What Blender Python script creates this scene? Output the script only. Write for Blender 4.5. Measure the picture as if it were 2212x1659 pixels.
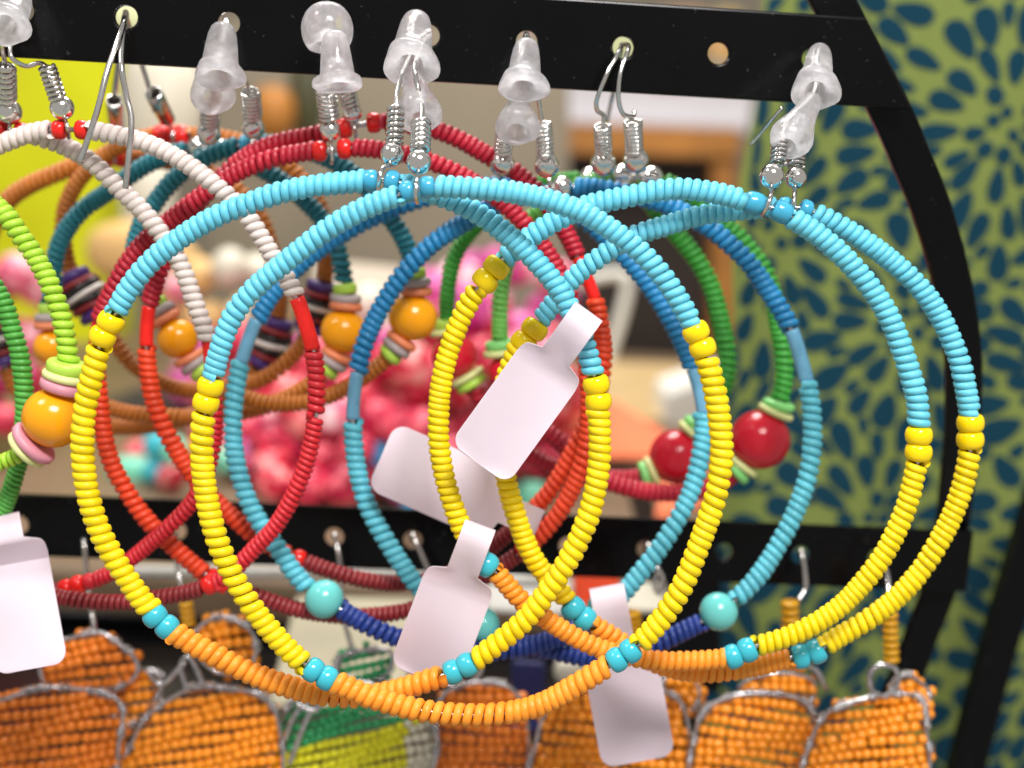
import bpy, math, random
import numpy as np
from mathutils import Vector, Matrix

# ------------------------------------------------------------------ scene, camera, light
for o in list(bpy.data.objects):
    bpy.data.objects.remove(o, do_unlink=True)
S = bpy.context.scene
COL = S.collection
rng = np.random.RandomState(7)
random.seed(7)

LENS = 45.0
K = 36.0 / LENS / 2212.0            # tangent of the view angle per photo unit (photo measured 2212 wide)
PITCH = math.radians(8.0)           # camera looks a little down
ROLL = math.radians(3.0)
Z0 = 1.10
CAM = np.array([0.0, 0.0, Z0])
FWD = np.array([0, math.cos(PITCH), -math.sin(PITCH)])
UP0 = np.array([0, math.sin(PITCH), math.cos(PITCH)])
X0 = np.array([1.0, 0, 0])
RGT = math.cos(ROLL) * X0 + math.sin(ROLL) * UP0
UPV = -math.sin(ROLL) * X0 + math.cos(ROLL) * UP0

cam_d = bpy.data.cameras.new('camera')
cam_d.lens = LENS
cam_d.sensor_width = 36.0
cam_d.clip_start = 0.01
cam_d.clip_end = 20.0
cam_d.dof.use_dof = True
cam_d.dof.focus_distance = 0.162
cam_d.dof.aperture_fstop = 45.0 / 3.3
cam_o = bpy.data.objects.new('camera', cam_d)
COL.objects.link(cam_o)
cam_o.matrix_world = Matrix(((RGT[0], UPV[0], -FWD[0], CAM[0]),
                             (RGT[1], UPV[1], -FWD[1], CAM[1]),
                             (RGT[2], UPV[2], -FWD[2], CAM[2]),
                             (0, 0, 0, 1)))
S.camera = cam_o

W = bpy.data.worlds.new('World')
S.world = W
W.use_nodes = True
bg = W.node_tree.nodes['Background']
bg.inputs[0].default_value = (1.0, 0.96, 0.92, 1)
bg.inputs[1].default_value = 0.46


def area(name, loc, target, size, power, color):
    d = bpy.data.lights.new(name, 'AREA')
    d.shape = 'RECTANGLE'
    d.size, d.size_y = size
    d.energy = power
    d.color = color
    o = bpy.data.objects.new(name, d)
    COL.objects.link(o)
    o.location = loc
    v = Vector(target) - Vector(loc)
    o.rotation_euler = v.to_track_quat('-Z', 'Y').to_euler()
    return o


# ceiling lamps of the shop: one over the viewer's shoulder, one further back over the counter
area('shop_lamp', (0.07, -0.12, Z0 + 0.30), (0.0, 0.17, Z0 - 0.01), (0.15, 0.10), 2.9, (1.0, 0.97, 0.95))
area('shop_lamp', (-0.35, 0.05, Z0 + 0.45), (0.0, 0.17, Z0), (0.12, 0.10), 1.5, (1.0, 0.95, 0.92))
area('counter_lamp', (-0.05, 0.62, Z0 + 0.65), (-0.02, 0.60, Z0 - 0.1), (0.5, 0.3), 8.0, (1.0, 0.96, 0.92))

S.view_settings.view_transform = 'Standard'
S.view_settings.look = 'None'
S.view_settings.gamma = 1.0
S.view_settings.exposure = 0.0
S.view_settings.use_curve_mapping = False
S.render.engine = 'CYCLES'


# ------------------------------------------------------------------ helpers
def ray(x, y):
    return FWD + (x - 1106.0) * K * RGT + (829.5 - y) * K * UPV


def P(x, y, Y):
    """point of the place at horizontal distance Y seen along the direction (x, y)"""
    d = ray(x, y)
    return CAM + d * (Y / d[1])


def px(x, y, Y):
    """size of one photo unit at that point"""
    return (Y / ray(x, y)[1]) * K


def lin(c):
    return tuple((v / 12.92 if v <= 0.04045 else ((v + 0.055) / 1.055) ** 2.4) for v in c)


def hexc(h):
    h = h.lstrip('#')
    return lin(tuple(int(h[i:i + 2], 16) / 255 for i in (0, 2, 4)))


MATS = {}


def mat(name, col, rough=0.4, spec=0.5, metal=0.0, var=0.08, scale=900.0, bump=0.0, trans=0.0, translucent=0.0, coat=0.0,
        wear=0.0):
    if name in MATS:
        return MATS[name]
    m = bpy.data.materials.new(name)
    m.use_nodes = True
    nt = m.node_tree
    b = nt.nodes['Principled BSDF']
    c = hexc(col) if isinstance(col, str) else col
    b.inputs['Roughness'].default_value = rough
    b.inputs['Specular IOR Level'].default_value = spec
    b.inputs['Metallic'].default_value = metal
    b.inputs['Transmission Weight'].default_value = trans
    b.inputs['Coat Weight'].default_value = coat
    tc = nt.nodes.new('ShaderNodeTexCoord')
    n = nt.nodes.new('ShaderNodeTexNoise')
    n.inputs['Scale'].default_value = scale
    n.inputs['Detail'].default_value = 4
    nt.links.new(tc.outputs['Object'], n.inputs['Vector'])
    r = nt.nodes.new('ShaderNodeValToRGB')
    lo = tuple(max(0, v * (1 - var * 1.6)) for v in c)
    hi = tuple(min(1, v * (1 + var) + var * 0.02) for v in c)
    r.color_ramp.elements[0].position = 0.3
    r.color_ramp.elements[0].color = (*lo, 1)
    r.color_ramp.elements[1].position = 0.7
    r.color_ramp.elements[1].color = (*hi, 1)
    nt.links.new(n.outputs['Fac'], r.inputs['Fac'])
    nt.links.new(r.outputs['Color'], b.inputs['Base Color'])
    # uneven gloss
    mr = nt.nodes.new('ShaderNodeMapRange')
    mr.inputs['From Min'].default_value = 0.3
    mr.inputs['From Max'].default_value = 0.7
    mr.inputs['To Min'].default_value = max(0.02, rough * 0.8)
    mr.inputs['To Max'].default_value = min(1, rough * 1.25)
    nt.links.new(n.outputs['Fac'], mr.inputs['Value'])
    nt.links.new(mr.outputs['Result'], b.inputs['Roughness'])
    if bump:
        n2 = nt.nodes.new('ShaderNodeTexNoise')
        n2.inputs['Scale'].default_value = scale * 3
        n2.inputs['Detail'].default_value = 3
        nt.links.new(tc.outputs['Object'], n2.inputs['Vector'])
        bp = nt.nodes.new('ShaderNodeBump')
        bp.inputs['Strength'].default_value = bump
        bp.inputs['Distance'].default_value = 0.0002
        nt.links.new(n2.outputs['Fac'], bp.inputs['Height'])
        nt.links.new(bp.outputs['Normal'], b.inputs['Normal'])
    if translucent:
        t = nt.nodes.new('ShaderNodeBsdfTranslucent')
        t.inputs['Color'].default_value = (*c, 1)
        mx = nt.nodes.new('ShaderNodeMixShader')
        mx.inputs['Fac'].default_value = translucent
        nt.links.new(b.outputs[0], mx.inputs[1])
        nt.links.new(t.outputs[0], mx.inputs[2])
        nt.links.new(mx.outputs[0], nt.nodes['Material Output'].inputs['Surface'])
    MATS[name] = m
    return m


def plastic(name, col, rough=0.44, **kw):
    return mat(name, col, rough, 0.45, var=0.10, scale=420, bump=0.06, **kw)


M_SKY = plastic('sky_blue_plastic', '#66c3d9')
M_SKYG = plastic('sky_blue_glass', '#3f9fc0', 0.15)
M_YEL = plastic('yellow_plastic', '#edd000')
M_YELB = plastic('yellow_glass', '#f7d400', 0.12)
M_ORA = plastic('orange_plastic', '#f29628')
M_TURB = plastic('turquoise_glass', '#3cb3c4', 0.12)
M_BLU = plastic('mid_blue_plastic', '#1e7cb0')
M_TUBE = plastic('blue_grey_plastic', '#6aa6c6', 0.3)
M_AQUA = plastic('aqua_plastic', '#58b4c6')
M_BALL = plastic('pale_turquoise_glass', '#66c2be', 0.13)
M_NAVY = plastic('navy_plastic', '#1b3580')
M_CRIM = plastic('crimson_plastic', '#b21c32')
M_REDT = plastic('red_glass', '#e0201a', 0.14)
M_ORED = plastic('orange_red_plastic', '#dd421c')
M_MAR = plastic('maroon_plastic', '#85262a')
M_WHI = plastic('white_plastic', '#d2c6c0', 0.45)
M_WRED = plastic('red_plastic', '#c4202c')
M_TEAL = plastic('teal_plastic', '#1c7886')
M_LIME = plastic('lime_resin', '#b0d850', 0.35)
M_GREYD = plastic('grey_pink_resin', '#a99c9a', 0.4)
M_SALM = plastic('salmon_resin', '#dd8258', 0.4)
M_AMB = plastic('amber_yellow_resin', '#ee9d0c', 0.16)
M_BRO = plastic('brown_orange_plastic', '#b0661c')
M_PUR = plastic('purple_resin', '#4a2f78', 0.35)
M_BLK = plastic('black_resin', '#1c1a1a', 0.3)
M_WHD = plastic('white_resin', '#d8cfc8', 0.35)
M_G1 = plastic('lime_green_plastic', '#a6d23a')
M_G2 = plastic('leaf_green_plastic', '#4ea03e')
M_G3 = plastic('grass_green_plastic', '#3a9a36')
M_G4 = plastic('pale_green_plastic', '#74c258')
M_MINT = plastic('mint_resin', '#86d67a', 0.35)
M_PALE = plastic('pale_yellow_resin', '#d6dc94', 0.4)
M_PINK = plastic('pink_resin', '#d08c9c', 0.4)
M_RBEAD = plastic('cherry_red_resin', '#cc1a30', 0.14)
M_STEEL = mat('steel_wire', '#d2d0cc', 0.16, 0.5, 1.0, var=0.05, scale=500)
M_CHROME = mat('silver_ball', '#e2e0dc', 0.10, 0.5, 1.0, var=0.04, scale=400)
M_GWIRE = mat('dull_grey_wire', '#c8c6c8', 0.22, 0.5, 1.0, var=0.2, scale=900)
M_DARKW = mat('tarnished_wire', '#8a7a68', 0.3, 0.5, 1.0, var=0.15, scale=600)
M_BLACK = mat('black_enamel', '#030304', 0.20, 0.16, var=0.1, scale=60)
nt_ = M_BLACK.node_tree
_tc = nt_.nodes.new('ShaderNodeTexCoord')
_n = nt_.nodes.new('ShaderNodeTexNoise')
_n.inputs['Scale'].default_value = 1100
_n.inputs['Detail'].default_value = 2
_r = nt_.nodes.new('ShaderNodeValToRGB')
_r.color_ramp.elements[0].position = 0.70
_r.color_ramp.elements[0].color = (0.0016, 0.0015, 0.0017, 1)
_r.color_ramp.elements[1].position = 0.78
_r.color_ramp.elements[1].color = (0.035, 0.035, 0.04, 1)
nt_.links.new(_tc.outputs['Object'], _n.inputs['Vector'])
nt_.links.new(_n.outputs['Fac'], _r.inputs['Fac'])
nt_.links.new(_r.outputs['Color'], nt_.nodes['Principled BSDF'].inputs['Base Color'])
M_TAG = mat('white_tag_paper', '#f4e9f1', 0.36, 0.35, var=0.035, scale=90, bump=0.03, translucent=0.38)

# silicone of the stoppers
def silicone():
    m = bpy.data.materials.new('clear_silicone')
    m.use_nodes = True
    nt = m.node_tree
    b = nt.nodes['Principled BSDF']
    b.inputs['Base Color'].default_value = (0.93, 0.92, 0.93, 1)
    b.inputs['Roughness'].default_value = 0.06
    b.inputs['IOR'].default_value = 1.38
    b.inputs['Transmission Weight'].default_value = 0.90
    t = nt.nodes.new('ShaderNodeBsdfTranslucent')
    t.inputs['Color'].default_value = (0.97, 0.96, 0.98, 1)
    n = nt.nodes.new('ShaderNodeTexNoise')
    n.inputs['Scale'].default_value = 700
    tc = nt.nodes.new('ShaderNodeTexCoord')
    nt.links.new(tc.outputs['Object'], n.inputs['Vector'])
    mr = nt.nodes.new('ShaderNodeMapRange')
    mr.inputs['From Min'].default_value = 0.3
    mr.inputs['From Max'].default_value = 0.7
    mr.inputs['To Min'].default_value = 0.32
    mr.inputs['To Max'].default_value = 0.58
    nt.links.new(n.outputs['Fac'], mr.inputs['Value'])
    bp = nt.nodes.new('ShaderNodeBump')
    bp.inputs['Strength'].default_value = 0.25
    bp.inputs['Distance'].default_value = 0.0003
    nt.links.new(n.outputs['Fac'], bp.inputs['Height'])
    nt.links.new(bp.outputs['Normal'], b.inputs['Normal'])
    mx = nt.nodes.new('ShaderNodeMixShader')
    nt.links.new(mr.outputs['Result'], mx.inputs['Fac'])
    nt.links.new(b.outputs[0], mx.inputs[1])
    nt.links.new(t.outputs[0], mx.inputs[2])
    nt.links.new(mx.outputs[0], nt.nodes['Material Output'].inputs['Surface'])
    return m


M_SIL = silicone()


def mesh_np(name, V, quads=None, tris=None, smooth=True, mats=None):
    me = bpy.data.meshes.new(name)
    V = np.asarray(V, dtype=np.float32)
    nq = 0 if quads is None else len(quads)
    nt_ = 0 if tris is None else len(tris)
    idx = []
    if nq:
        idx.append(np.asarray(quads, dtype=np.int32).ravel())
    if nt_:
        idx.append(np.asarray(tris, dtype=np.int32).ravel())
    idx = np.concatenate(idx)
    me.vertices.add(len(V))
    me.vertices.foreach_set('co', V.ravel())
    me.loops.add(len(idx))
    me.loops.foreach_set('vertex_index', idx)
    me.polygons.add(nq + nt_)
    ls = np.concatenate([np.arange(nq) * 4, nq * 4 + np.arange(nt_) * 3]).astype(np.int32)
    me.polygons.foreach_set('loop_start', ls)
    me.polygons.foreach_set('use_smooth', np.full(nq + nt_, smooth))
    for m in (mats or []):
        me.materials.append(m)
    me.update(calc_edges=True)
    me.validate()
    return me


def thing(name, label, cat, loc, group=None):
    o = bpy.data.objects.new(name, None)
    COL.objects.link(o)
    o.empty_display_size = 0.005
    o.location = Vector([float(v) for v in loc])
    o['label'] = label
    o['category'] = cat
    if group:
        o['group'] = group
    return o


def tag(o, label, cat, group=None):
    o['label'] = label
    o['category'] = cat
    if group:
        o['group'] = group
    return o


def add(name, me, parent=None, matrix=None):
    """mesh in world coordinates (or placed by matrix) linked below its thing"""
    o = bpy.data.objects.new(name, me)
    COL.objects.link(o)
    if matrix is not None:
        o.matrix_basis = matrix
    if parent is not None:
        off = Vector((0, 0, 0))
        q = parent
        while q is not None:
            off += q.location
            q = q.parent
        o.parent = parent
        o.location = o.location - off
    return o


def recenter(o):
    """put the origin of a single-mesh thing at its middle"""
    me = o.data
    n = len(me.vertices)
    a = np.empty(n * 3, dtype=np.float32)
    me.vertices.foreach_get('co', a)
    a = a.reshape(-1, 3)
    c = (a.min(0) + a.max(0)) / 2
    c[2] = a[:, 2].min()
    me.vertices.foreach_set('co', (a - c).ravel())
    o.location = Vector([float(v) for v in c]) + o.location
    me.update()
    return o


def norm(v):
    v = np.asarray(v, float)
    return v / (np.linalg.norm(v) + 1e-12)


def tube_mesh(name, pts, rad, seg=8, m=None, closed=False):
    pts = np.asarray(pts, float)
    n = len(pts)
    rad = np.full(n, rad) if np.isscalar(rad) else np.asarray(rad, float)
    if closed:
        T = np.roll(pts, -1, 0) - np.roll(pts, 1, 0)
    else:
        T = np.gradient(pts, axis=0)
    T = T / (np.linalg.norm(T, axis=1)[:, None] + 1e-12)
    a = np.array([0, 0, 1.0]) if abs(T[0][2]) < 0.9 else np.array([1.0, 0, 0])
    N = np.zeros_like(pts)
    cur = norm(np.cross(T[0], a))
    for i in range(n):
        cur = norm(cur - T[i] * np.dot(cur, T[i]))
        N[i] = cur
    B = np.cross(T, N)
    ang = np.arange(seg) / seg * 2 * math.pi
    V = pts[:, None, :] + rad[:, None, None] * (np.cos(ang)[None, :, None] * N[:, None, :] + np.sin(ang)[None, :, None] * B[:, None, :])
    V = V.reshape(-1, 3)
    rows = n if closed else n - 1
    i = np.arange(rows)[:, None]
    j = np.arange(seg)[None, :]
    i2 = (i + 1) % n
    j2 = (j + 1) % seg
    Q = np.stack([i * seg + j, i * seg + j2, i2 * seg + j2, i2 * seg + j], -1).reshape(-1, 4)
    tris = None
    if not closed:
        V = np.vstack([V, pts[0], pts[-1]])
        c0, c1 = n * seg, n * seg + 1
        jj = np.arange(seg)
        t0 = np.stack([np.full(seg, c0), (jj + 1) % seg, jj], -1)
        t1 = np.stack([np.full(seg, c1), (n - 1) * seg + jj, (n - 1) * seg + (jj + 1) % seg], -1)
        tris = np.vstack([t0, t1])
    return mesh_np(name, V, Q, tris, True, [m] if m else None)


def catmull(pts, per=12, closed=False):
    pts = np.asarray(pts, float)
    n = len(pts)
    out = []
    rngk = range(n) if closed else range(n - 1)
    for i in rngk:
        if closed:
            p0, p1, p2, p3 = pts[(i - 1) % n], pts[i], pts[(i + 1) % n], pts[(i + 2) % n]
        else:
            p1, p2 = pts[i], pts[i + 1]
            p0 = pts[i - 1] if i > 0 else 2 * p1 - p2
            p3 = pts[i + 2] if i + 2 < n else 2 * p2 - p1
        t = np.arange(per)[:, None] / per
        out.append(0.5 * ((2 * p1) + (-p0 + p2) * t + (2 * p0 - 5 * p1 + 4 * p2 - p3) * t ** 2 + (-p0 + 3 * p1 - 3 * p2 + p3) * t ** 3))
    out = np.vstack(out)
    if not closed:
        out = np.vstack([out, pts[-1]])
    return out


def lathe_mesh(name, prof, seg, m, wob=None):
    """prof: list of (z, r) from one end to the other; closed at the ends when r = 0"""
    ang = np.arange(seg) / seg * 2 * math.pi
    V = []
    for k, (z, r) in enumerate(prof):
        f = 1.0 if wob is None else (1 + wob[k] * np.cos(3 * ang + 0.6) + 0.5 * wob[k] * np.cos(5 * ang + 2))
        V.append(np.stack([r * f * np.cos(ang), r * f * np.sin(ang), np.full(seg, z)], -1))
    V = np.vstack(V)
    n = len(prof)
    i = np.arange(n - 1)[:, None]
    j = np.arange(seg)[None, :]
    j2 = (j + 1) % seg
    Q = np.stack([i * seg + j, i * seg + j2, (i + 1) * seg + j2, (i + 1) * seg + j], -1).reshape(-1, 4)
    return mesh_np(name, V, Q, None, True, [m])


def orient(center, axis, sc):
    """matrix taking local z to axis"""
    q = Vector([float(v) for v in axis]).to_track_quat('Z', 'Y')
    return Matrix.Translation(Vector([float(v) for v in center])) @ q.to_matrix().to_4x4() @ Matrix.Diagonal((sc[0], sc[1], sc[2], 1))


UNIT = {}


def unit_bead(kind, m):
    key = (kind, m.name)
    if key in UNIT:
        return UNIT[key]
    if kind == 'bead':      # rounded glass seed bead with a hole, half length 0.5, radius 1
        prof = [(0.34, 0.28), (0.46, 0.44), (0.5, 0.62), (0.43, 0.82), (0.27, 0.95), (0.0, 1.0), (-0.27, 0.95), (-0.43, 0.82), (-0.5, 0.62), (-0.46, 0.44), (-0.34, 0.28)]
        me = lathe_mesh('bead', prof, 22, m)
    elif kind == 'disc':
        prof = [(0.5, 0.25), (0.5, 0.78), (0.44, 0.92), (0.25, 1.0), (-0.25, 1.0), (-0.44, 0.92), (-0.5, 0.78), (-0.5, 0.25)]
        me = lathe_mesh('disc', prof, 28, m)
    elif kind == 'ball':
        prof = [(math.cos(t), max(1e-4, math.sin(t))) for t in np.linspace(0.02, math.pi - 0.02, 17)]
        me = lathe_mesh('ball', prof, 28, m)
    elif kind == 'seed':
        prof = [(0.32, 0.3), (0.5, 0.62), (0.24, 0.97), (-0.24, 0.97), (-0.5, 0.62), (-0.32, 0.3)]
        me = lathe_mesh('seed', prof, 9, m)
    elif kind == 'lump':
        prof = [(math.cos(t), max(1e-4, math.sin(t))) for t in np.linspace(0.02, math.pi - 0.02, 9)]
        me = lathe_mesh('lump', prof, 14, m)
    UNIT[key] = me
    return me


class Path:
    """closed loop: photo outline of a hoop brought to its distance"""

    def __init__(self, pts2, Y0, tilt=0.0, lean=0.0):
        p = catmull(pts2, 24, True)
        n = 3000
        seg = np.linalg.norm(np.roll(p, -1, 0) - p, axis=1)
        s = np.concatenate([[0], np.cumsum(seg)])
        pc = np.vstack([p, p[0]])
        u = np.arange(n) / n * s[-1]
        q = np.stack([np.interp(u, s, pc[:, k]) for k in range(2)], -1)
        w = 45
        ker = np.hanning(2 * w + 1)
        ker /= ker.sum()
        q = np.stack([np.convolve(np.concatenate([q[-w:, k], q[:, k], q[:w, k]]), ker, 'valid') for k in range(2)], -1)
        self.q = q
        cx, cy = (q.min(0) + q.max(0)) / 2
        rx, ry = (q.max(0) - q.min(0)) / 2
        Y = Y0 + tilt * (q[:, 0] - cx) / rx + lean * (q[:, 1] - cy) / ry
        self.C = np.array([P(a, b, c) for (a, b), c in zip(q, Y)])
        self.Y = Y
        d = np.linalg.norm(np.roll(self.C, -1, 0) - self.C, axis=1)
        self.s = np.concatenate([[0], np.cumsum(d)])
        self.L = self.s[-1]
        T = np.roll(self.C, -1, 0) - np.roll(self.C, 1, 0)
        self.T = T / np.linalg.norm(T, axis=1)[:, None]
        c = self.C.mean(0)
        nb = np.zeros(3)
        for k in range(0, n, 25):
            nb += np.cross(self.C[k] - c, self.C[(k + 25) % n] - c)
        nb = norm(nb)
        if nb[1] > 0:
            nb = -nb
        self.B = nb
        self.unit = px(cx, cy, Y0)
        self.n = n
        self.cur = 0

    def at(self, s):
        s = np.asarray(s) % self.L
        def f(A):
            Ac = np.vstack([A, A[0]])
            return np.stack([np.interp(s, self.s, Ac[:, k]) for k in range(3)], -1)
        C = f(self.C)
        T = f(self.T)
        T = T / np.linalg.norm(T, axis=-1)[..., None]
        return C, T

    def s_of(self, xy, after):
        """arc position nearest to a photo point, not before 'after'"""
        d = np.linalg.norm(self.q - np.array(xy), axis=1)
        s = self.s[:-1]
        ok = s >= after
        d = np.where(ok, d, 1e9)
        # take the first local minimum close to the global one
        k = int(np.argmin(d))
        return s[k]


def coil_mesh(path, s0, s1, pitch, R, m, res=14, ring=6, seed=0, stub=True):
    r = np.random.RandomState(seed)
    L = s1 - s0
    turns = max(2, L / pitch)
    n = int(turns * res)
    t = np.linspace(0, 1, n + 1)
    phi = t * turns * 2 * math.pi + r.uniform(0, 6.28)
    # uneven winding
    k = max(3, int(turns / 4))
    gap = np.cumsum(1 + 0.16 * r.randn(k + 1).clip(-2, 2))
    gap = (gap - gap[0]) / (gap[-1] - gap[0])
    w = np.interp(t, np.linspace(0, 1, k + 1), gap)
    w = 0.55 * w + 0.45 * t
    wr = pitch * 0.5 * 1.0
    s = s0 + wr * 0.35 + w * (L - 0.7 * wr)
    C, T = path.at(s)
    B = np.broadcast_to(path.B, C.shape)
    N = np.cross(B, T)
    N /= np.linalg.norm(N, axis=1)[:, None]
    kk = max(3, int(turns))
    jr = np.interp(t, np.linspace(0, 1, kk + 1), r.randn(kk + 1)) * 0.018
    R = R * 1.06
    Rc = (R - wr * 0.92) * (1 + jr)
    if stub:
        endt = np.minimum(np.arange(n + 1), n - np.arange(n + 1)) / res
        Rc = Rc + np.clip(0.22 - endt, 0, 1) * R * 0.7
    er = np.cos(phi)[:, None] * N - np.sin(phi)[:, None] * B
    H = C + Rc[:, None] * er
    tang = np.gradient(H, axis=0)
    tang /= np.linalg.norm(tang, axis=1)[:, None]
    ea = np.cross(tang, er)
    ea /= np.linalg.norm(ea, axis=1)[:, None]
    psi = np.arange(ring) / ring * 2 * math.pi + math.pi / ring
    V = H[:, None, :] + wr * 0.92 * np.cos(psi)[None, :, None] * er[:, None, :] + wr * 1.06 * np.sin(psi)[None, :, None] * ea[:, None, :]
    V = V.reshape(-1, 3)
    i = np.arange(n)[:, None]
    j = np.arange(ring)[None, :]
    j2 = (j + 1) % ring
    Q = np.stack([i * ring + j, i * ring + j2, (i + 1) * ring + j2, (i + 1) * ring + j], -1).reshape(-1, 4)
    V = np.vstack([V, H[0], H[-1]])
    jj = np.arange(ring)
    c0 = (n + 1) * ring
    t0 = np.stack([np.full(ring, c0), jj, (jj + 1) % ring], -1)
    t1 = np.stack([np.full(ring, c0 + 1), n * ring + (jj + 1) % ring, n * ring + jj], -1)
    return mesh_np('coil', V, Q, np.vstack([t0, t1]), True, [m])


def spring_mesh(a, b, R, turns, wr, m):
    a, b = np.asarray(a), np.asarray(b)
    ax = norm(b - a)
    n1 = norm(np.cross(ax, [0, 1, 0.1]))
    n2 = np.cross(ax, n1)
    n = int(turns * 16)
    t = np.linspace(0, 1, n + 1)
    ph = t * turns * 2 * math.pi
    pts = a + (b - a) * t[:, None] + R * (np.cos(ph)[:, None] * n1 + np.sin(ph)[:, None] * n2)
    return tube_mesh('spring', pts, wr, 6, m)


SEED = [100]


def earring(label, pts, Y0, seq, hook=None, group=None, tilt=0.0, lean=0.0, hi=False, name='hoop_earring', core=True):
    path = Path(pts, Y0, tilt, lean)
    u = path.unit
    base = path.C[0]
    th = thing(name, label, 'earring', base, group)
    res, ring = (16, 8) if hi else (13, 6)
    if core:
        add('hoop_wire', tube_mesh('hoop_wire', path.C[::12], 6 * u, 6, M_GWIRE, True), th)
    s = 0.0
    for e in seq:
        k = e[0]
        SEED[0] += 1
        if k == 'coil':                      # material, pitch, radius, end
            s1 = path.L - 0.5 * u if e[4] is None else path.s_of(e[4], s)
            if s1 > s + 3 * u:
                add('coil', coil_mesh(path, s, s1, e[2] * u, e[3] * u, e[1], res, ring, SEED[0]), th)
                s = s1
        elif k == 'tube':                    # material, radius, end
            s1 = path.s_of(e[3], s)
            C, T = path.at(np.linspace(s + u, s1 - u, 14))
            add('tube_bead', tube_mesh('tube_bead', C, e[2] * u, 16, e[1]), th)
            s = s1
        elif k in ('bead', 'disc'):          # material, length, radius
            C, T = path.at(s + e[2] * u / 2)
            jit = random.uniform(-0.09, 0.09)
            ax = T + jit * np.cross(path.B, T) + random.uniform(-0.06, 0.06) * path.B
            add(k, unit_bead(k, e[1]), th, orient(C, ax, (e[3] * u, e[3] * u, e[2] * u * 1.04)))
            s += e[2] * u
        elif k == 'ball':
            C, T = path.at(s + e[2] * u * 0.93)
            add('round_bead', unit_bead('ball', e[1]), th, orient(C, T, (e[2] * u, e[2] * u, e[2] * u * 0.97)))
            s += e[2] * u * 1.86
        elif k == 'gap':
            s += e[1] * u
    if hook:
        hk = th
        for part in sorted(hook, key=lambda q: 0 if (q[0] == 'wire' and len(q) == 3) else 1):
            if part[0] == 'spring':          # (x,y,Y) top, (x,y,Y) bottom, radius, turns
                a, b = P(*part[1]), P(*part[2])
                uu = px(*part[1])
                add('spring', spring_mesh(a, b, part[3] * uu, part[4] * 0.85, np.linalg.norm(b - a) / (part[4] * 0.85) * 0.42, M_STEEL), hk)
            elif part[0] == 'ball':
                uu = px(*part[1])
                add('silver_ball', unit_bead('ball', M_CHROME), hk, orient(P(*part[1]), (0, 0, 1), (part[2] * uu,) * 3))
            elif part[0] == 'wire':          # points, radius
                pp = catmull([P(*q) for q in part[1]], 10)
                me_ = tube_mesh('wire', pp, part[2] * px(*part[1][0]), 8, M_STEEL)
                if len(part) > 3:
                    add(part[3], me_, hk)
                else:
                    hk = add('ear_hook', me_, th)
            elif part[0] == 'sleeve':        # open little tube: top, bottom, radius
                a, b = P(*part[1]), P(*part[2])
                uu = px(*part[1])
                R = part[3] * uu
                L = np.linalg.norm(b - a)
                prof = [(0, R * 0.7), (L * 0.95, R * 0.7), (L, R * 0.85), (L * 0.98, R), (L * 0.7, R * 1.02), (0, R * 0.95), (0, R * 0.7)]
                add('sleeve', lathe_mesh('sleeve', prof, 18, M_STEEL), hk, orient(b, a - b, (1, 1, 1)))
    return th


# ------------------------------------------------------------------ the setting: counter, back wall, cloth
M_TABLE = mat('tan_counter_wood', '#75614a', 0.5, 0.4, var=0.12, scale=25)
M_WALL = mat('taupe_wall_paint', '#a09684', 0.8, 0.2, var=0.05, scale=4)

TZ = Z0 - 0.10


def box_mesh(name, lo, hi, m, bev=0.0):
    x0, y0, z0 = lo
    x1, y1, z1 = hi
    V = [(x0, y0, z0), (x1, y0, z0), (x1, y1, z0), (x0, y1, z0), (x0, y0, z1), (x1, y0, z1), (x1, y1, z1), (x0, y1, z1)]
    Q = [(0, 3, 2, 1), (4, 5, 6, 7), (0, 1, 5, 4), (1, 2, 6, 5), (2, 3, 7, 6), (3, 0, 4, 7)]
    return mesh_np(name, V, Q, None, False, [m])


def bevel(o, w, seg=3):
    b = o.modifiers.new('bevel', 'BEVEL')
    b.width = w
    b.segments = seg
    b.limit_method = 'ANGLE'
    b.angle_limit = math.radians(40)
    return o


o = add('counter_top', box_mesh('counter_top', (-0.9, 0.325, TZ - 0.5), (0.9, 0.90, TZ), M_TABLE))
bevel(o, 0.004)
o['kind'] = 'structure'
o = add('wall', box_mesh('wall', (-2.5, 1.75, Z0 - 1.2), (2.5, 1.80, Z0 + 1.5), M_WALL))
o['kind'] = 'structure'

# hanging cloth with printed dahlia petals
M_CLOTH = mat('olive_lime_cotton', '#758245', 0.9, 0.05, var=0.06, scale=1500, bump=0.25)
M_PETAL = mat('dark_blue_print', '#143848', 0.9, 0.05, var=0.06, scale=1500, bump=0.25)


def cloth_y(x, z):
    return 0.300 + 0.0055 * math.sin(x * 60 + z * 9) + 0.002 * math.sin(x * 131 - z * 31 + 1)


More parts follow.
